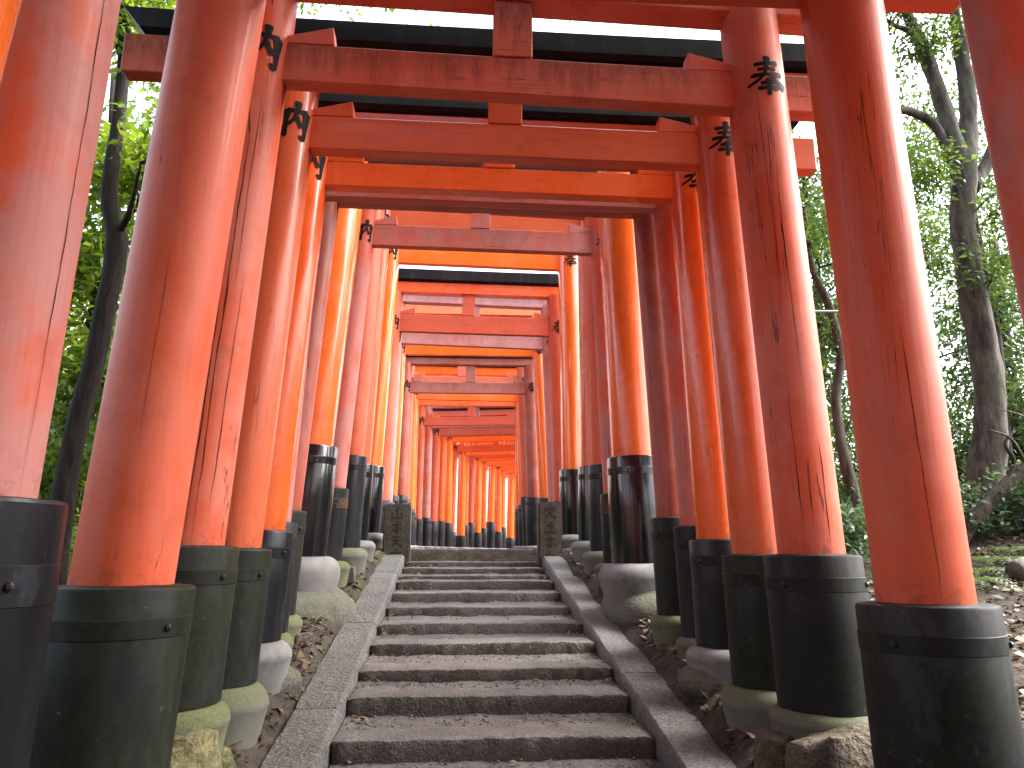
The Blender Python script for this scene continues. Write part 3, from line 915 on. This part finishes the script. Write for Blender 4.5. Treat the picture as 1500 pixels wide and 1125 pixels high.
OKU = [([(.5, .98), (.35, .8), (.1, .66)], .08, .06), ([(.2, .62), (.5, .63), (.82, .64)], .08, .08), ([(.35, .82), (.55, .6), (.9, .45)], .06, .08), ([(.5, .62), (.4, .3), (.1, .05)], .09, .05), ([(.5, .4), (.7, .2), (.92, .04)], .06, .09)]
marker(-1.74, -1.375, 10.62, 1.55, 2.385, 'dark carved stone post on the left at the top of the stairs', [YAMA, HON, TEN, BUN])
marker(0.345, 0.665, 10.52, 1.52, 2.41, 'dark carved stone post on the right at the top of the stairs', [BUN, TSUCHI, HON, OKU])

# ------------------------------------------------------------------ boulders beside the stairs
def rock(name, loc, size, mat, label, seed, amp=0.22, facet=False, sub=3, rotz=0.0, cat='boulder', flat=0.0):
    bm = bmesh.new()
    bmesh.ops.create_icosphere(bm, subdivisions=sub, radius=1.0)
    planes = []
    rnd = random.Random(seed)
    if facet:
        for _ in range(11):
            n = Vector((rnd.uniform(-1, 1), rnd.uniform(-1, 1), rnd.uniform(-.3, 1))).normalized()
            planes.append((n, rnd.uniform(.62, .85)))
    for v in bm.verts:
        p = v.co.copy()
        q = 1 + amp * nz(p.x + seed, p.y, p.z, 1.2) + amp * .45 * nz(p.x, p.y + seed, p.z, 3.0)
        p *= q
        for n, dd in planes:
            e = p.dot(n) - dd
            if e > 0: p -= n * e * 0.93
        p += Vector((nz(p.x, p.y, p.z + seed, 6), nz(p.y, p.z, p.x + seed, 6), nz(p.z, p.x, p.y + seed, 6))) * 0.03
        if flat and p.z > flat: p.z = flat + (p.z - flat) * .12
        v.co = Vector((p.x * size[0], p.y * size[1], p.z * size[2]))
    o = bm_obj(name, bm, mat, None, loc, R(35 if facet else 60))
    o.rotation_euler[2] = rotz
    tag(o, label, cat)
    return o
def slab_rock(loc, hx, hy, hz, mat, label, seed, rotz=0.0):
    rnd = random.Random(seed)
    bm = bmesh.new()
    pts = []
    for k in range(7):
        a = 2 * math.pi * k / 7 + rnd.uniform(-.25, .25)
        q = rnd.uniform(.85, 1.1)
        pts.append((math.cos(a) * hx * q, math.sin(a) * hy * q))
    lo = [bm.verts.new((x * 1.05, y * 1.05, -hz)) for x, y in pts]
    hi = [bm.verts.new((x * rnd.uniform(.8, .97), y * rnd.uniform(.8, .97), hz * rnd.uniform(.65, 1.0) + .10 * x)) for x, y in pts]
    for k in range(7):
        bm.faces.new((lo[k], lo[(k + 1) % 7], hi[(k + 1) % 7], hi[k]))
    bm.faces.new(hi); bm.faces.new(list(reversed(lo)))
    bmesh.ops.bevel(bm, geom=list(bm.edges), offset=0.012, segments=1, affect='EDGES')
    bmesh.ops.triangulate(bm, faces=list(bm.faces))
    bmesh.ops.subdivide_edges(bm, edges=list(bm.edges), cuts=3, use_grid_fill=True)
    for v in bm.verts:
        p = v.co
        v.co = p + Vector((nz(p.x + seed, p.y, p.z, 9), nz(p.y, p.z + seed, p.x, 9), nz(p.z, p.x, p.y + seed, 9))) * .016 + Vector((0, 0, nz(p.x, p.y, seed, 25))) * .006
    o = bm_obj('boulder', bm, mat, None, loc, R(30))
    o.rotation_euler[2] = rotz
    return tag(o, label, 'boulder')
rock('boulder', (-1.95, 6.98, 1.22), (.58, .74, .29), M_BOULDER, 'broad mossy grey boulder under the left foot of the thickest gate', 3, .10, flat=.75)
rock('boulder', (1.38, 7.16, 1.22), (.58, .74, .28), M_BOULDER, 'broad grey boulder under the right foot of the thickest gate', 5, .10, flat=.75)
rock('boulder', (-1.72, 5.0, .95), (.42, .32, .17), M_BOULDER, 'low grey boulder under the left blue-black sleeve', 8, .14, flat=.7)
rock('boulder', (1.50, 5.1, .95), (.46, .32, .17), M_BOULDER, 'low grey boulder under the right blue-black sleeve', 9, .14, flat=.7)
slab_rock((-1.42, 3.46, .88), .22, .18, .14, M_LICHEN, 'rough yellow lichened rock beside the left kerb near the viewer', 12, .5)
slab_rock((1.36, 3.46, .86), .25, .17, .16, M_ROCK, 'angular brown rock beside the right kerb near the viewer', 21, .2)
slab_rock((1.17, 3.70, .82), .08, .10, .13, M_ROCK, 'small upright rock leaning on the angular brown rock', 27, .9)
rock('boulder', (-1.31, 3.72, .78), (.09, .09, .09), M_LICHEN, 'small dark rock next to the yellow lichened rock', 31, .25, True)
slab_rock((1.34, 6.0, 1.07), .30, .17, .13, M_ROCK, 'dark flat rock beside the right kerb below the thickest gate', 33)
slab_rock((-1.68, 5.85, 1.06), .24, .18, .09, M_ROCK, 'dark flat rock beside the left kerb below the thickest gate', 35)
b = box_bm(-.18, .18, .14, 0, 0, .16, .012)
bo = bm_obj('stone_block', b, M_BOULDER, None, (-1.76, 7.95, 1.44), R(40)); bo.rotation_euler[2] = R(8)
tag(bo, 'squared dark stone block behind the thickest gate by the left kerb', 'stone block')

# ------------------------------------------------------------------ trees and shrubs
def leaf_cloud(centres, n_per, spread, size, droop=0.35, long=1.9, seed=1, flat=0.6):
    """pointed folded leaves gathered in sprays round the given twig centres -> verts, quads"""
    g = np.random.default_rng(seed)
    C = np.repeat(np.asarray(centres, dtype=np.float64), n_per, axis=0)
    n = len(C)
    off = g.normal(size=(n, 3)) * spread * np.array([1, 1, flat])
    P = C + off
    az = g.uniform(0, 2 * np.pi, n)
    out = off.copy(); out[:, 2] = 0
    ln = np.linalg.norm(out, axis=1, keepdims=True) + 1e-6
    dirv = np.stack([np.cos(az), np.sin(az), np.zeros(n)], 1) * 0.8 + out / ln * 0.7
    dirv[:, 2] = -droop + g.normal(size=n) * 0.45
    dirv /= np.linalg.norm(dirv, axis=1, keepdims=True)
    up = np.stack([g.normal(size=n) * .5, g.normal(size=n) * .5, np.ones(n)], 1)
    side = np.cross(dirv, up); side /= np.linalg.norm(side, axis=1, keepdims=True) + 1e-9
    nrm = np.cross(side, dirv)
    s = size * g.uniform(0.55, 1.25, n)[:, None]
    L = s * long
    v0 = P
    v1 = P + dirv * L * .45 + side * s * .42 + nrm * s * .12
    v2 = P + dirv * L - nrm * s * .10
    v3 = P + dirv * L * .45 - side * s * .42 + nrm * s * .12
    V = np.stack([v0, v1, v2, v3], 1).reshape(-1, 3)
    F = np.arange(4 * n, dtype=np.int32).reshape(-1, 4)
    return V, F

def crown_centres(blobs, seed):
    """blobs: (x, y, z, rx, ry, rz, count) -> twig centres through each clump's volume, thicker towards its skin"""
    g = np.random.default_rng(seed)
    out = []
    for x, y, z, rx, ry, rz, c in blobs:
        d = g.normal(size=(c, 3)); d /= np.linalg.norm(d, axis=1, keepdims=True)
        rr = g.uniform(0.0, 1, c)[:, None] ** 0.45
        q = d * rr * (1 + 0.25 * np.sin(d[:, :1] * 5 + seed) * np.cos(d[:, 1:2] * 4))
        out.append(q * np.array([rx, ry, rz]) + np.array([x, y, z]))
    return np.concatenate(out)

def tree(name, label, trunk, blobs, bark_m, leaf_m, leaf=0.05, n_per=14, spread=0.16, seed=1, cat='tree', group=None, seg=12, rough=0.12, limbs=True, long=1.9, droop=.35, part='crown'):
    base = Vector(trunk[0][0][0])
    root = empty(name, base)
    tag(root, label, cat, group)
    rnd = random.Random(seed)
    parts = []
    for pts, rad in trunk:
        parts.append(tube_geo([Vector(p) - base for p in pts], rad, seg if rad[0] > .05 else 7, 5, rough, seed))
    main = [Vector(p) for pts, rad in trunk for p in pts]
    cc = crown_centres(blobs, seed)
    if limbs:
        for bl in blobs:
            c = Vector(bl[:3])
            m = min(main, key=lambda p: (p - c).length + max(0, p.z - c.z) * 1.5)
            mid = (m + c) / 2 + Vector((rnd.uniform(-.2, .2), rnd.uniform(-.2, .2), rnd.uniform(0, .25)))
            L = (c - m).length
            rr = min(0.05, 0.010 + 0.010 * L)
            parts.append(tube_geo([m - base, mid - base, c - base], [rr, rr * .7, rr * .35], 6, 5, 0.1, seed))
            for _ in range(4):
                e = c + Vector((rnd.uniform(-1, 1) * bl[3], rnd.uniform(-1, 1) * bl[4], rnd.uniform(-.8, .9) * bl[5])) * .8
                st = m.lerp(c, rnd.uniform(.5, 1))
                parts.append(tube_geo([st - base, (st + e) / 2 - base + Vector((0, 0, .06)), e - base], [rr * .4, rr * .3, rr * .12], 5, 4, 0, seed))
    V, F = merge_geo(parts)
    t = mesh_obj('trunk' if cat == 'tree' else 'stem', V, F, bark_m, root, smooth=True)
    LV, LF = leaf_cloud(cc, n_per, spread, leaf, droop, long, seed + 5)
    link_mesh(part, quads_mesh(part, LV - np.array(base), LF), leaf_m, root)
    return root

def gz(x, y, dz=-0.06): return (x, y, ground_z(x, y) + dz)

# left: leaning dark trunk close to the path, bright broadleaves behind
tree('tree', 'dark leaning slender tree trunk between the two nearest left pillars',
     [([gz(-3.24, 5.6), (-3.25, 5.6, 1.78), (-3.22, 5.6, 2.51), (-3.14, 5.62, 3.19), (-3.1, 5.63, 3.84), (-3.09, 5.62, 4.14), (-3.18, 5.6, 4.5), (-3.18, 5.6, 5.06), (-3.18, 5.58, 5.62), (-3.22, 5.55, 6.4), (-3.2, 5.5, 7.4)],
       [.11, .085, .078, .075, .072, .080, .062, .056, .050, .045, .03]),
      ([(-3.10, 5.62, 4.14), (-2.95, 5.5, 4.30), (-2.8, 5.3, 4.6)], [.035, .022, .01])],
     [(-3.2, 5.5, 6.1, .55, .55, .5, 130), (-3.0, 5.3, 7.4, 1.2, 1.1, .6, 220), (-3.5, 5.9, 6.8, .8, .8, .5, 120), (-2.75, 5.6, 5.0, .35, .4, .25, 26)],
     M_BARK_D, M_LEAF_L, .05, 12, .15, 3)
tree('tree', 'bright yellow-green broadleaf tree behind the dark leaning trunk on the left',
     [([gz(-5.0, 8.6), (-5.0, 8.6, 3.2), (-4.8, 8.5, 5.2), (-4.9, 8.4, 7.5)], [.10, .08, .06, .03])],
     [(-4.5, 8.0, 3.6, 1.0, .8, .7, 200), (-4.9, 8.3, 4.9, 1.2, 1.0, .6, 240), (-4.3, 7.9, 5.9, .9, .8, .4, 130), (-5.4, 8.4, 6.4, 1.0, .9, .4, 120), (-4.8, 8.0, 2.6, .7, .6, .35, 80)],
     M_BARK_D, M_LEAF_L, .075, 13, .20, 13)
tree('tree', 'tall light green tree deep in the wood on the left side',
     [([gz(-7.6, 13.2), (-7.5, 13.2, 4.5), (-7.3, 13, 8), (-7.4, 13, 11)], [.18, .15, .1, .05])],
     [(-7.0, 12.6, 4.6, 2.2, 1.4, 1.2, 320), (-7.6, 13.4, 6.7, 2.2, 1.6, .9, 280), (-6.6, 12.8, 8.6, 1.6, 1.2, .6, 110), (-8.5, 13.0, 3.2, 1.6, 1.2, 1.2, 200)],
     M_BARK_D, M_LEAF_L, .10, 15, .30, 23)
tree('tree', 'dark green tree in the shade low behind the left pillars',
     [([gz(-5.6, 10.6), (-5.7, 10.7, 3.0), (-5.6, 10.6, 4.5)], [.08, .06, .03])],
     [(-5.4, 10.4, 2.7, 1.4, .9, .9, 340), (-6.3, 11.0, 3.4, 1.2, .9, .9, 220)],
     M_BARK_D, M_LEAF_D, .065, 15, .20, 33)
tree('shrub', 'low bright green shrub at the foot of the dark leaning trunk',
     [([gz(-3.7, 6.5), (-3.7, 6.5, 1.7), (-3.65, 6.4, 2.1)], [.02, .015, .008])],
     [(-3.75, 6.5, 1.62, .55, .5, .42, 110), (-3.35, 6.8, 1.5, .4, .4, .3, 50)],
     M_BARK_D, M_LEAF_L, .05, 12, .12, 43, 'shrub', 'low shrubs under the trees', part='foliage')
tree('shrub', 'wide green shrub behind the left pillars in the dim wood',
     [([gz(-4.9, 7.9), (-4.9, 7.9, 1.9), (-4.8, 7.8, 2.3)], [.025, .018, .008])],
     [(-4.9, 7.9, 2.0, .8, .5, .5, 160), (-4.0, 8.3, 1.9, .6, .5, .4, 90)],
     M_BARK_D, M_LEAF_R, .05, 13, .14, 53, 'shrub', 'low shrubs under the trees', part='foliage')
tree('shrub', 'leafy shrub farther left in the wood, mostly hidden by the nearest pillars',
     [([gz(-6.6, 6.0), (-6.6, 6.0, 1.9), (-6.5, 6.0, 2.6)], [.03, .02, .01])],
     [(-6.6, 6.0, 2.0, 1.0, .8, .7, 200), (-7.6, 7.0, 2.4, 1.0, .9, .9, 200), (-5.8, 5.0, 1.5, .6, .5, .4, 70)],
     M_BARK_D, M_LEAF_R, .06, 13, .17, 57, 'shrub', 'low shrubs under the trees', part='foliage')
# right: forked big tree and company
tree('tree', 'big forked grey tree on the right with mossy bark',
     [([gz(5.60, 9.5, -.1), (5.63, 9.5, 1.85), (5.72, 9.5, 2.31), (5.96, 9.5, 3.15), (6.05, 9.5, 4.03), (6.0, 9.5, 4.94), (5.98, 9.5, 5.98), (6.10, 9.5, 6.75), (6.25, 9.53, 7.4), (6.32, 9.55, 8.0), (6.32, 9.55, 8.7), (6.29, 9.5, 9.6), (6.3, 9.4, 10.6)],
       [.36, .25, .21, .195, .185, .17, .165, .15, .12, .105, .09, .06, .035]),
      ([(6.02, 9.5, 6.3), (6.03, 9.49, 6.9), (5.97, 9.48, 7.4), (5.88, 9.47, 7.95), (5.72, 9.45, 8.65), (5.53, 9.4, 9.2), (5.45, 9.4, 10.2)], [.10, .125, .11, .10, .085, .06, .035]),
      ([(6.15, 9.5, 6.5), (6.5, 9.55, 7.0), (6.9, 9.6, 8.0)], [.10, .08, .05]),
      ([(5.95, 9.5, 6.9), (5.75, 9.43, 7.40), (5.42, 9.4, 7.60), (5.1, 9.3, 7.56), (4.6, 9.2, 7.75)], [.07, .065, .055, .045, .02]),
      ([(5.75, 9.45, 8.5), (5.5, 9.3, 8.75), (5.2, 9.2, 8.8), (4.9, 9.1, 9.0)], [.05, .04, .03, .012])],
     [(5.0, 9.2, 9.2, .7, .6, .35, 110), (5.6, 9.2, 10.2, 1.3, 1.0, .5, 170), (6.8, 9.6, 9.0, .8, .6, .4, 110), (4.8, 9.3, 8.0, .5, .4, .25, 50), (5.6, 9.3, 8.6, .40, .35, .25, 50), (6.6, 9.5, 6.2, .5, .4, .3, 60), (5.3, 9.2, 6.6, .5, .4, .35, 70), (6.0, 9.3, 5.3, .6, .4, .3, 50)],
     M_BARK_G, M_LEAF_R, .052, 13, .17, 63, rough=.2, seg=16)
tree('tree', 'thin crooked sapling just right of the cracked gate',
     [([gz(3.83, 8.6), (3.83, 8.6, 1.88), (3.79, 8.6, 2.4), (3.71, 8.6, 2.94), (3.70, 8.6, 3.49), (3.80, 8.6, 3.97), (3.72, 8.6, 4.55), (3.56, 8.6, 5.06), (3.53, 8.6, 5.8)], [.10, .08, .07, .06, .055, .05, .045, .04, .02])],
     [(3.4, 8.7, 5.3, .8, .6, .5, 170), (3.8, 8.9, 4.3, .6, .4, .45, 100), (3.5, 8.5, 6.2, .7, .6, .35, 90), (4.1, 8.9, 3.2, .5, .4, .4, 70)],
     M_BARK_G, M_LEAF_R, .045, 12, .14, 73)
tree('tree', 'leafy green tree behind the crooked sapling',
     [([gz(5.1, 12.5), (5.1, 12.5, 4.0), (5.2, 12.4, 6.5), (5.1, 12.4, 8.5)], [.12, .10, .07, .03])],
     [(4.6, 12.2, 4.2, 1.2, .9, .9, 320), (5.1, 12.6, 5.6, 1.4, 1.0, .7, 300), (5.0, 12.2, 7.1, 1.4, .9, .6, 240), (6.7, 12.4, 6.8, 1.3, .9, .7, 240), (7.0, 12.4, 8.6, 1.0, .8, .5, 110)],
     M_BARK_D, M_LEAF_R, .06, 14, .20, 83)
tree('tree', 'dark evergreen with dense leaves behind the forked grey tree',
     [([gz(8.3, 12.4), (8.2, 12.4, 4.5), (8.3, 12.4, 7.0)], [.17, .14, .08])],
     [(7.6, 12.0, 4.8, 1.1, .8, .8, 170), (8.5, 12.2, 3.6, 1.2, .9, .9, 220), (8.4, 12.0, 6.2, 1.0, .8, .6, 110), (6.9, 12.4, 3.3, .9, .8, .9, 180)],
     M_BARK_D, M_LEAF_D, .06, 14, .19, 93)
tree('tree', 'tall airy tree far back on the right with sky between its leaves',
     [([gz(9.5, 19), (9.4, 19, 6), (9.6, 18.8, 11), (9.5, 18.8, 15)], [.22, .18, .12, .05])],
     [(8.6, 18.2, 7.4, 2.4, 1.4, 1.1, 240), (10.2, 18.6, 10.0, 2.4, 1.5, 1.2, 220), (7.6, 18.6, 10.8, 1.8, 1.3, .8, 130), (9.6, 18.0, 4.6, 3.0, 1.4, 1.6, 480), (12.2, 18.5, 7.0, 1.8, 1.4, 1.4, 220), (11.5, 18.4, 13.0, 2.2, 1.4, .9, 130)],
     M_BARK_D, M_LEAF_R, .085, 14, .30, 103)
tree('tree', 'dark thin trunk standing behind the right edge of the big forked tree',
     [([gz(7.05, 10.9), (7.0, 10.9, 3.2), (7.1, 10.9, 5.0), (7.0, 10.9, 7.5)], [.15, .12, .10, .05])],
     [(6.9, 10.6, 5.3, .7, .6, .5, 110), (7.3, 10.8, 3.9, .6, .6, .4, 90), (7.0, 10.6, 7.2, .8, .7, .4, 80)],
     M_BARK_D, M_LEAF_D, .05, 13, .15, 113)
fb = [([gz(5.05, 8.85, .02), (5.15, 8.82, 2.0), (5.42, 8.8, 2.3), (5.68, 8.8, 2.53), (5.95, 8.8, 2.73), (6.3, 8.8, 3.1), (6.8, 8.8, 3.3)], [.07, .075, .085, .08, .075, .06, .04]),
      ([(5.6, 8.8, 2.45), (5.72, 8.75, 2.75), (5.62, 8.7, 2.95), (5.75, 8.7, 3.1)], [.03, .025, .02, .012]),
      ([(5.9, 8.8, 2.7), (5.7, 8.7, 3.0), (5.4, 8.6, 3.1)], [.02, .014, .006]), ([(6.2, 8.8, 3.0), (5.9, 8.7, 3.25), (5.5, 8.6, 3.35)], [.02, .012, .006])]
V, F = merge_geo([tube_geo(p, r, 9, 5, .15, 2) for p, r in fb])
tag(mesh_obj('fallen_branch', V, F, M_BARK_G, smooth=True), 'bare fallen branch propped beside the foot of the forked tree', 'branch')
for k, (x, y, rx, rz, n, lab, m, lf) in enumerate([
    (6.2, 9.0, .75, .42, 170, 'pale glossy shrub right of the forked tree foot', M_LEAF_U, .055),
    (5.1, 9.0, .35, .35, 60, 'small leafy shrub growing against the forked tree foot', M_LEAF_U, .05),
    (4.1, 8.9, .5, .5, 130, 'mid green shrub at the foot of the crooked sapling', M_LEAF_R, .05),
    (3.3, 8.0, .45, .35, 90, 'low shrub seen between the cracked gate and the smooth red pillar', M_LEAF_U, .05),
    (4.6, 10.4, .8, .7, 220, 'dense shrub under the trees between the two right pillars', M_LEAF_R, .05),
    (7.9, 10.4, 1.0, .7, 260, 'broad dim shrub at the right edge behind the fallen branch', M_LEAF_U, .06)]):
    z0 = ground_z(x, y)
    tree('shrub', lab, [([(x, y, z0 - .05), (x + .03, y, z0 + rz), (x + .05, y, z0 + rz * 1.6)], [.02, .014, .006])],
         [(x, y, z0 + rz * .8, rx, rx * .7, rz, n), (x + rx * .5, y + .2, z0 + rz * 1.3, rx * .6, rx * .5, rz * .6, n // 2)],
         M_BARK_D, m, lf, 12, .13, 200 + k, 'shrub', 'low shrubs under the trees', part='foliage')
# far wood closing the view on both sides
fw = []
g = np.random.default_rng(5)
cen = []
for sx in (-1, 1):
    for _ in range(620 if sx < 0 else 430):
        y = g.uniform(9, 34); x = sx * g.uniform(11, 24)
        cen.append((x, y, 2.2 + abs(g.normal()) * (2.4 if sx < 0 else 1.7)))
for _ in range(800):                                # unseen bank added behind the viewer to block light on risers and near gates
    cen.append((g.uniform(-20, 20), g.uniform(-24, -8), abs(g.normal()) * 4))
LV, LF = leaf_cloud(cen, 26, .55, .16, .35, 1.7, 77)
tag(link_mesh('far_wood', quads_mesh('far_wood', LV, LF), M_LEAF_D), 'dim mass of far woodland foliage beyond the nearer trees, plus an added unseen bank behind the viewer', 'woodland', kind='stuff')
# branch overhanging the gates at the top of the picture
tree('tree', 'tree left of the gates whose leafy bough hangs over them at the top',
     [([gz(-5.4, 11.8), (-5.3, 11.8, 5.0), (-5.0, 11.6, 8.0), (-4.6, 11.2, 10.5), (-3.6, 10.6, 12.0)], [.22, .2, .17, .12, .06])],
     [(-3.4, 10.4, 10.6, 1.0, .9, .5, 70), (-2.0, 10.2, 10.7, 1.1, .8, .5, 75), (-4.8, 11.2, 9.4, 1.3, 1.0, .8, 130), (.4, 10.8, 11.4, 1.2, .8, .5, 26), (-4.3, 11.4, 12.4, 2.0, 1.5, .8, 150)],
     M_BARK_D, M_LEAF_L, .075, 10, .22, 133)

# ------------------------------------------------------------------ ferns, log, post, pipe
def fern(x, y, label, seed, n=11, L=.42):
    rnd = random.Random(seed)
    z0 = ground_z(x, y)
    root = empty('fern', (x, y, z0))
    tag(root, label, 'fern', 'ferns on the forest floor')
    for k in range(n):
        a = 2 * math.pi * k / n + rnd.uniform(-.2, .2)
        V, F = [], []
        l = L * rnd.uniform(.7, 1.15)
        dv = Vector((math.cos(a), math.sin(a), 0)); sv = Vector((-math.sin(a), math.cos(a), 0))
        m = 12
        pts = [dv * l * (i / m) + Vector((0, 0, l * (.75 * (i / m) - .75 * (i / m) ** 2 * 1.15))) for i in range(m + 1)]
        for i in range(1, m):
            w = l * .24 * math.sin(math.pi * (i / m) ** .75) + .01
            for s in (-1, 1):
                b = len(V)
                t = (pts[i + 1] - pts[i]).normalized()
                tip = pts[i] + sv * s * w + t * w * .45 - Vector((0, 0, w * .2))
                V += [pts[i] - t * l * .012, pts[i] + t * l * .03 + sv * s * w * .4, tip, pts[i] + sv * s * w * .45 - t * l * .02]
                F.append((b, b + 1, b + 2, b + 3))
        mesh_obj('frond', V, F, M_LEAF_R, root)
for k, (x, y, lab) in enumerate([(4.35, 7.4, 'bright fern clump right of the nearest full pillar'), (4.75, 7.8, 'fern clump behind the mossy log'), (3.95, 7.9, 'smaller fern clump left of the bright one'),
                                 (5.2, 8.2, 'fern clump near the forked tree foot'), (-3.3, 7.2, 'fern clump under the shrub on the left'), (4.0, 6.9, 'low fern left of the mossy log'),
                                 (5.5, 7.7, 'fern clump by the dark wooden post'), (4.5, 8.5, 'dim fern clump behind the bright one'), (3.5, 7.3, 'fern just right of the cracked gate sleeve')]):
    fern(x, y, lab, k, 11, .42 if k != 2 else .3)
lz = ground_z(4.62, 7.15)
V, F = tube_geo([(4.45, 7.0, lz + .05), (4.65, 7.12, lz + .08), (4.95, 7.3, lz + .09), (5.3, 7.5, lz + .08)], [.085, .10, .10, .09], 12, 5, .2, 4)
tag(mesh_obj('fallen_log', V, F, M_BOULDER, smooth=True), 'short mossy log lying in the leaf litter at the right edge', 'log')
pz = ground_z(5.02, 7.55)
bm = lathe([(.055, -.1), (.053, .55), (.05, .60), (.03, .615)], 14, .03, 3)
tag(bm_obj('wooden_post', bm, M_BARK_D, None, (5.05, 7.6, pz), R(40)), 'dark brown wooden post cut by the right edge above the log', 'post')
V, F = tube_geo([(1.45, 6.02, 3.66), (2.2, 6.0, 3.655), (3.4, 5.98, 3.65)], [.012, .012, .012], 8, 2)
po = mesh_obj('metal_pipe', V, F, simple('galvanised_pipe', (.32, .33, .33), .4, .6, .2, 30), smooth=True)
tag(po, 'thin grey metal pipe sticking out behind the cracked right pillar', 'pipe')

# ------------------------------------------------------------------ leaf litter, pebbles, twigs
def scatter_leaves(pts, size, seed, lift=.008):
    g = np.random.default_rng(seed)
    P = np.array(pts); n = len(P)
    az = g.uniform(0, 6.283, n); tl = g.normal(size=(n, 2)) * .35
    dv = np.stack([np.cos(az), np.sin(az), tl[:, 0]], 1); sv = np.stack([-np.sin(az), np.cos(az), tl[:, 1]], 1)
    s = size * g.uniform(.5, 1.3, n)[:, None]
    P = P + np.array([0, 0, lift])
    cu = np.array([0, 0, 1.0]) * s * g.uniform(.05, .3, n)[:, None]
    V = np.stack([P - dv * s, P + sv * s * .5 + cu, P + dv * s + cu * .5, P - sv * s * .5 + cu], 1).reshape(-1, 3)
    return V, np.arange(4 * n, dtype=np.int32).reshape(-1, 4)
g = random.Random(3)
pts = []
while len(pts) < 15000:
    y = g.uniform(2.5, 14)
    x = g.uniform(1.6, 8.5) if g.random() < .72 else -g.uniform(2.1, 6)
    c, _ = cl(y)
    if abs(x - c) < 1.35: continue
    pts.append((x, y, ground_z(x, y)))
for _ in range(2600):                              # along the kerbs
    y = g.uniform(2.5, 10.5); c, _ = cl(y)
    s = (1 if g.random() < .5 else -1) * g.uniform(1.2, 1.75)
    pts.append((c + s, y, ground_z(c + s, y)))
V, F = scatter_leaves(pts, .038, 9)
tag(link_mesh('leaf_litter', quads_mesh('leaf_litter', V, F), M_LITTER), 'brown and tan fallen leaves covering the forest floor', 'leaf litter', kind='stuff')
pts = []
for i, (d0, z0) in enumerate(NOSE[:-1]):
    d1 = NOSE[i + 1][0]
    for _ in range(20):
        d = d0 + (d1 - d0) * (1 - abs(g.gauss(0, .25)) - .04) if g.random() < .7 else g.uniform(d0 + .05, d1)
        s = g.uniform(-.86, .86) if g.random() < .5 else (1 if g.random() < .5 else -1) * g.uniform(.7, .87)
        if not d0 + .04 < d < d1: continue
        x, y = path_pt(d, s); pts.append((x, y, z0 + .012))
V, F = scatter_leaves(pts, .024, 10)
tag(link_mesh('stray_leaves', quads_mesh('stray_leaves', V, F), M_LITTER), 'small dry leaves scattered on the stair treads', 'fallen leaves', kind='stuff')

PV, PF = [], []
ico = bmesh.new(); bmesh.ops.create_icosphere(ico, subdivisions=1, radius=1)
iv = [v.co.copy() for v in ico.verts]; fi = [[v.index for v in f.verts] for f in ico.faces]
ico.free()
def pebble(x, y, z, r):
    b = len(PV)
    sx, sy, sz = r * g.uniform(.7, 1.4), r * g.uniform(.7, 1.3), r * g.uniform(.4, .7)
    for v in iv: PV.append((x + v.x * sx, y + v.y * sy, z + v.z * sz))
    for f in fi: PF.append([i + b for i in f])
for i, (d0, z0) in enumerate(NOSE[5:-1]):
    d1 = NOSE[6 + i][0]
    for _ in range(150 if i < 4 else 20):
        d = g.uniform(d0 + .30, d1 + .01); s = g.uniform(-.88, .88)
        x, y = path_pt(d, s); pebble(x, y, z0 + .002 + .014 * (d - d0 - .3) / .3, g.uniform(.004, .010))
for _ in range(1200):
    y = g.uniform(3, 10); x = g.uniform(1.9, 6)
    pebble(x, y, ground_z(x, y) + .008, g.uniform(.01, .028))
me = quads_mesh('pebbles', np.array(PV), np.array(PF))
tag(link_mesh('pebbles', me, M_PEB), 'small grey stones in the treads and beside the gates', 'pebbles', kind='stuff')
for k, (p, lab) in enumerate([([(-1.62, 5.50, 1.08), (-1.5, 5.58, 1.11), (-1.42, 5.68, 1.15), (-1.36, 5.80, 1.20)], 'thin bare twig leaning on the left kerb'), ([(-1.46, 5.45, 1.02), (-1.45, 5.5, 1.10), (-1.44, 5.52, 1.16)], 'short bare twig standing next to the left kerb')]):
    V, F = tube_geo(p, [.006, .006, .005, .004][:len(p)], 6, 4)
    tag(mesh_obj('twig', V, F, M_BARK_G, smooth=True), lab, 'twig')

# unseen canopy added above and behind the viewer to shade the lower stairs
for k, (x, y, lab) in enumerate([(-5.2, .5, 'tall unseen tree added for shade left of the lower stairs, its crown closing over the viewer'), (5.4, -.5, 'tall unseen tree added for shade right of the lower stairs, its crown closing over the viewer'),
                                 (-4.8, -6.5, 'tall unseen tree added for shade behind the viewer on the left'), (5.2, -6.0, 'tall unseen tree added for shade behind the viewer on the right')]):
    z0 = ground_z(x, y)
    sx = 1 if x < 0 else -1
    tree('tree', lab, [([(x, y, z0 - .1), (x + .1, y, z0 + 3), (x + .3 * sx, y + .2, z0 + 6), (x + .9 * sx, y + .3, z0 + 8.5)], [.22, .18, .15, .08])],
         [(x + 3.4 * sx, y + 1.4, z0 + 8.3, 2.6, 2.6, .7, 190), (x + .8 * sx, y + 2.2, z0 + 8.0, 2.6, 2.4, .8, 170), (x + 1.2 * sx, y - 1.4, z0 + 8.6, 2.6, 2.4, .8, 160), (x - 2.2 * sx, y + .4, z0 + 7.6, 2.2, 2.6, .9, 150)],
         M_BARK_D, M_LEAF_R, .15, 16, .34, 300 + k)
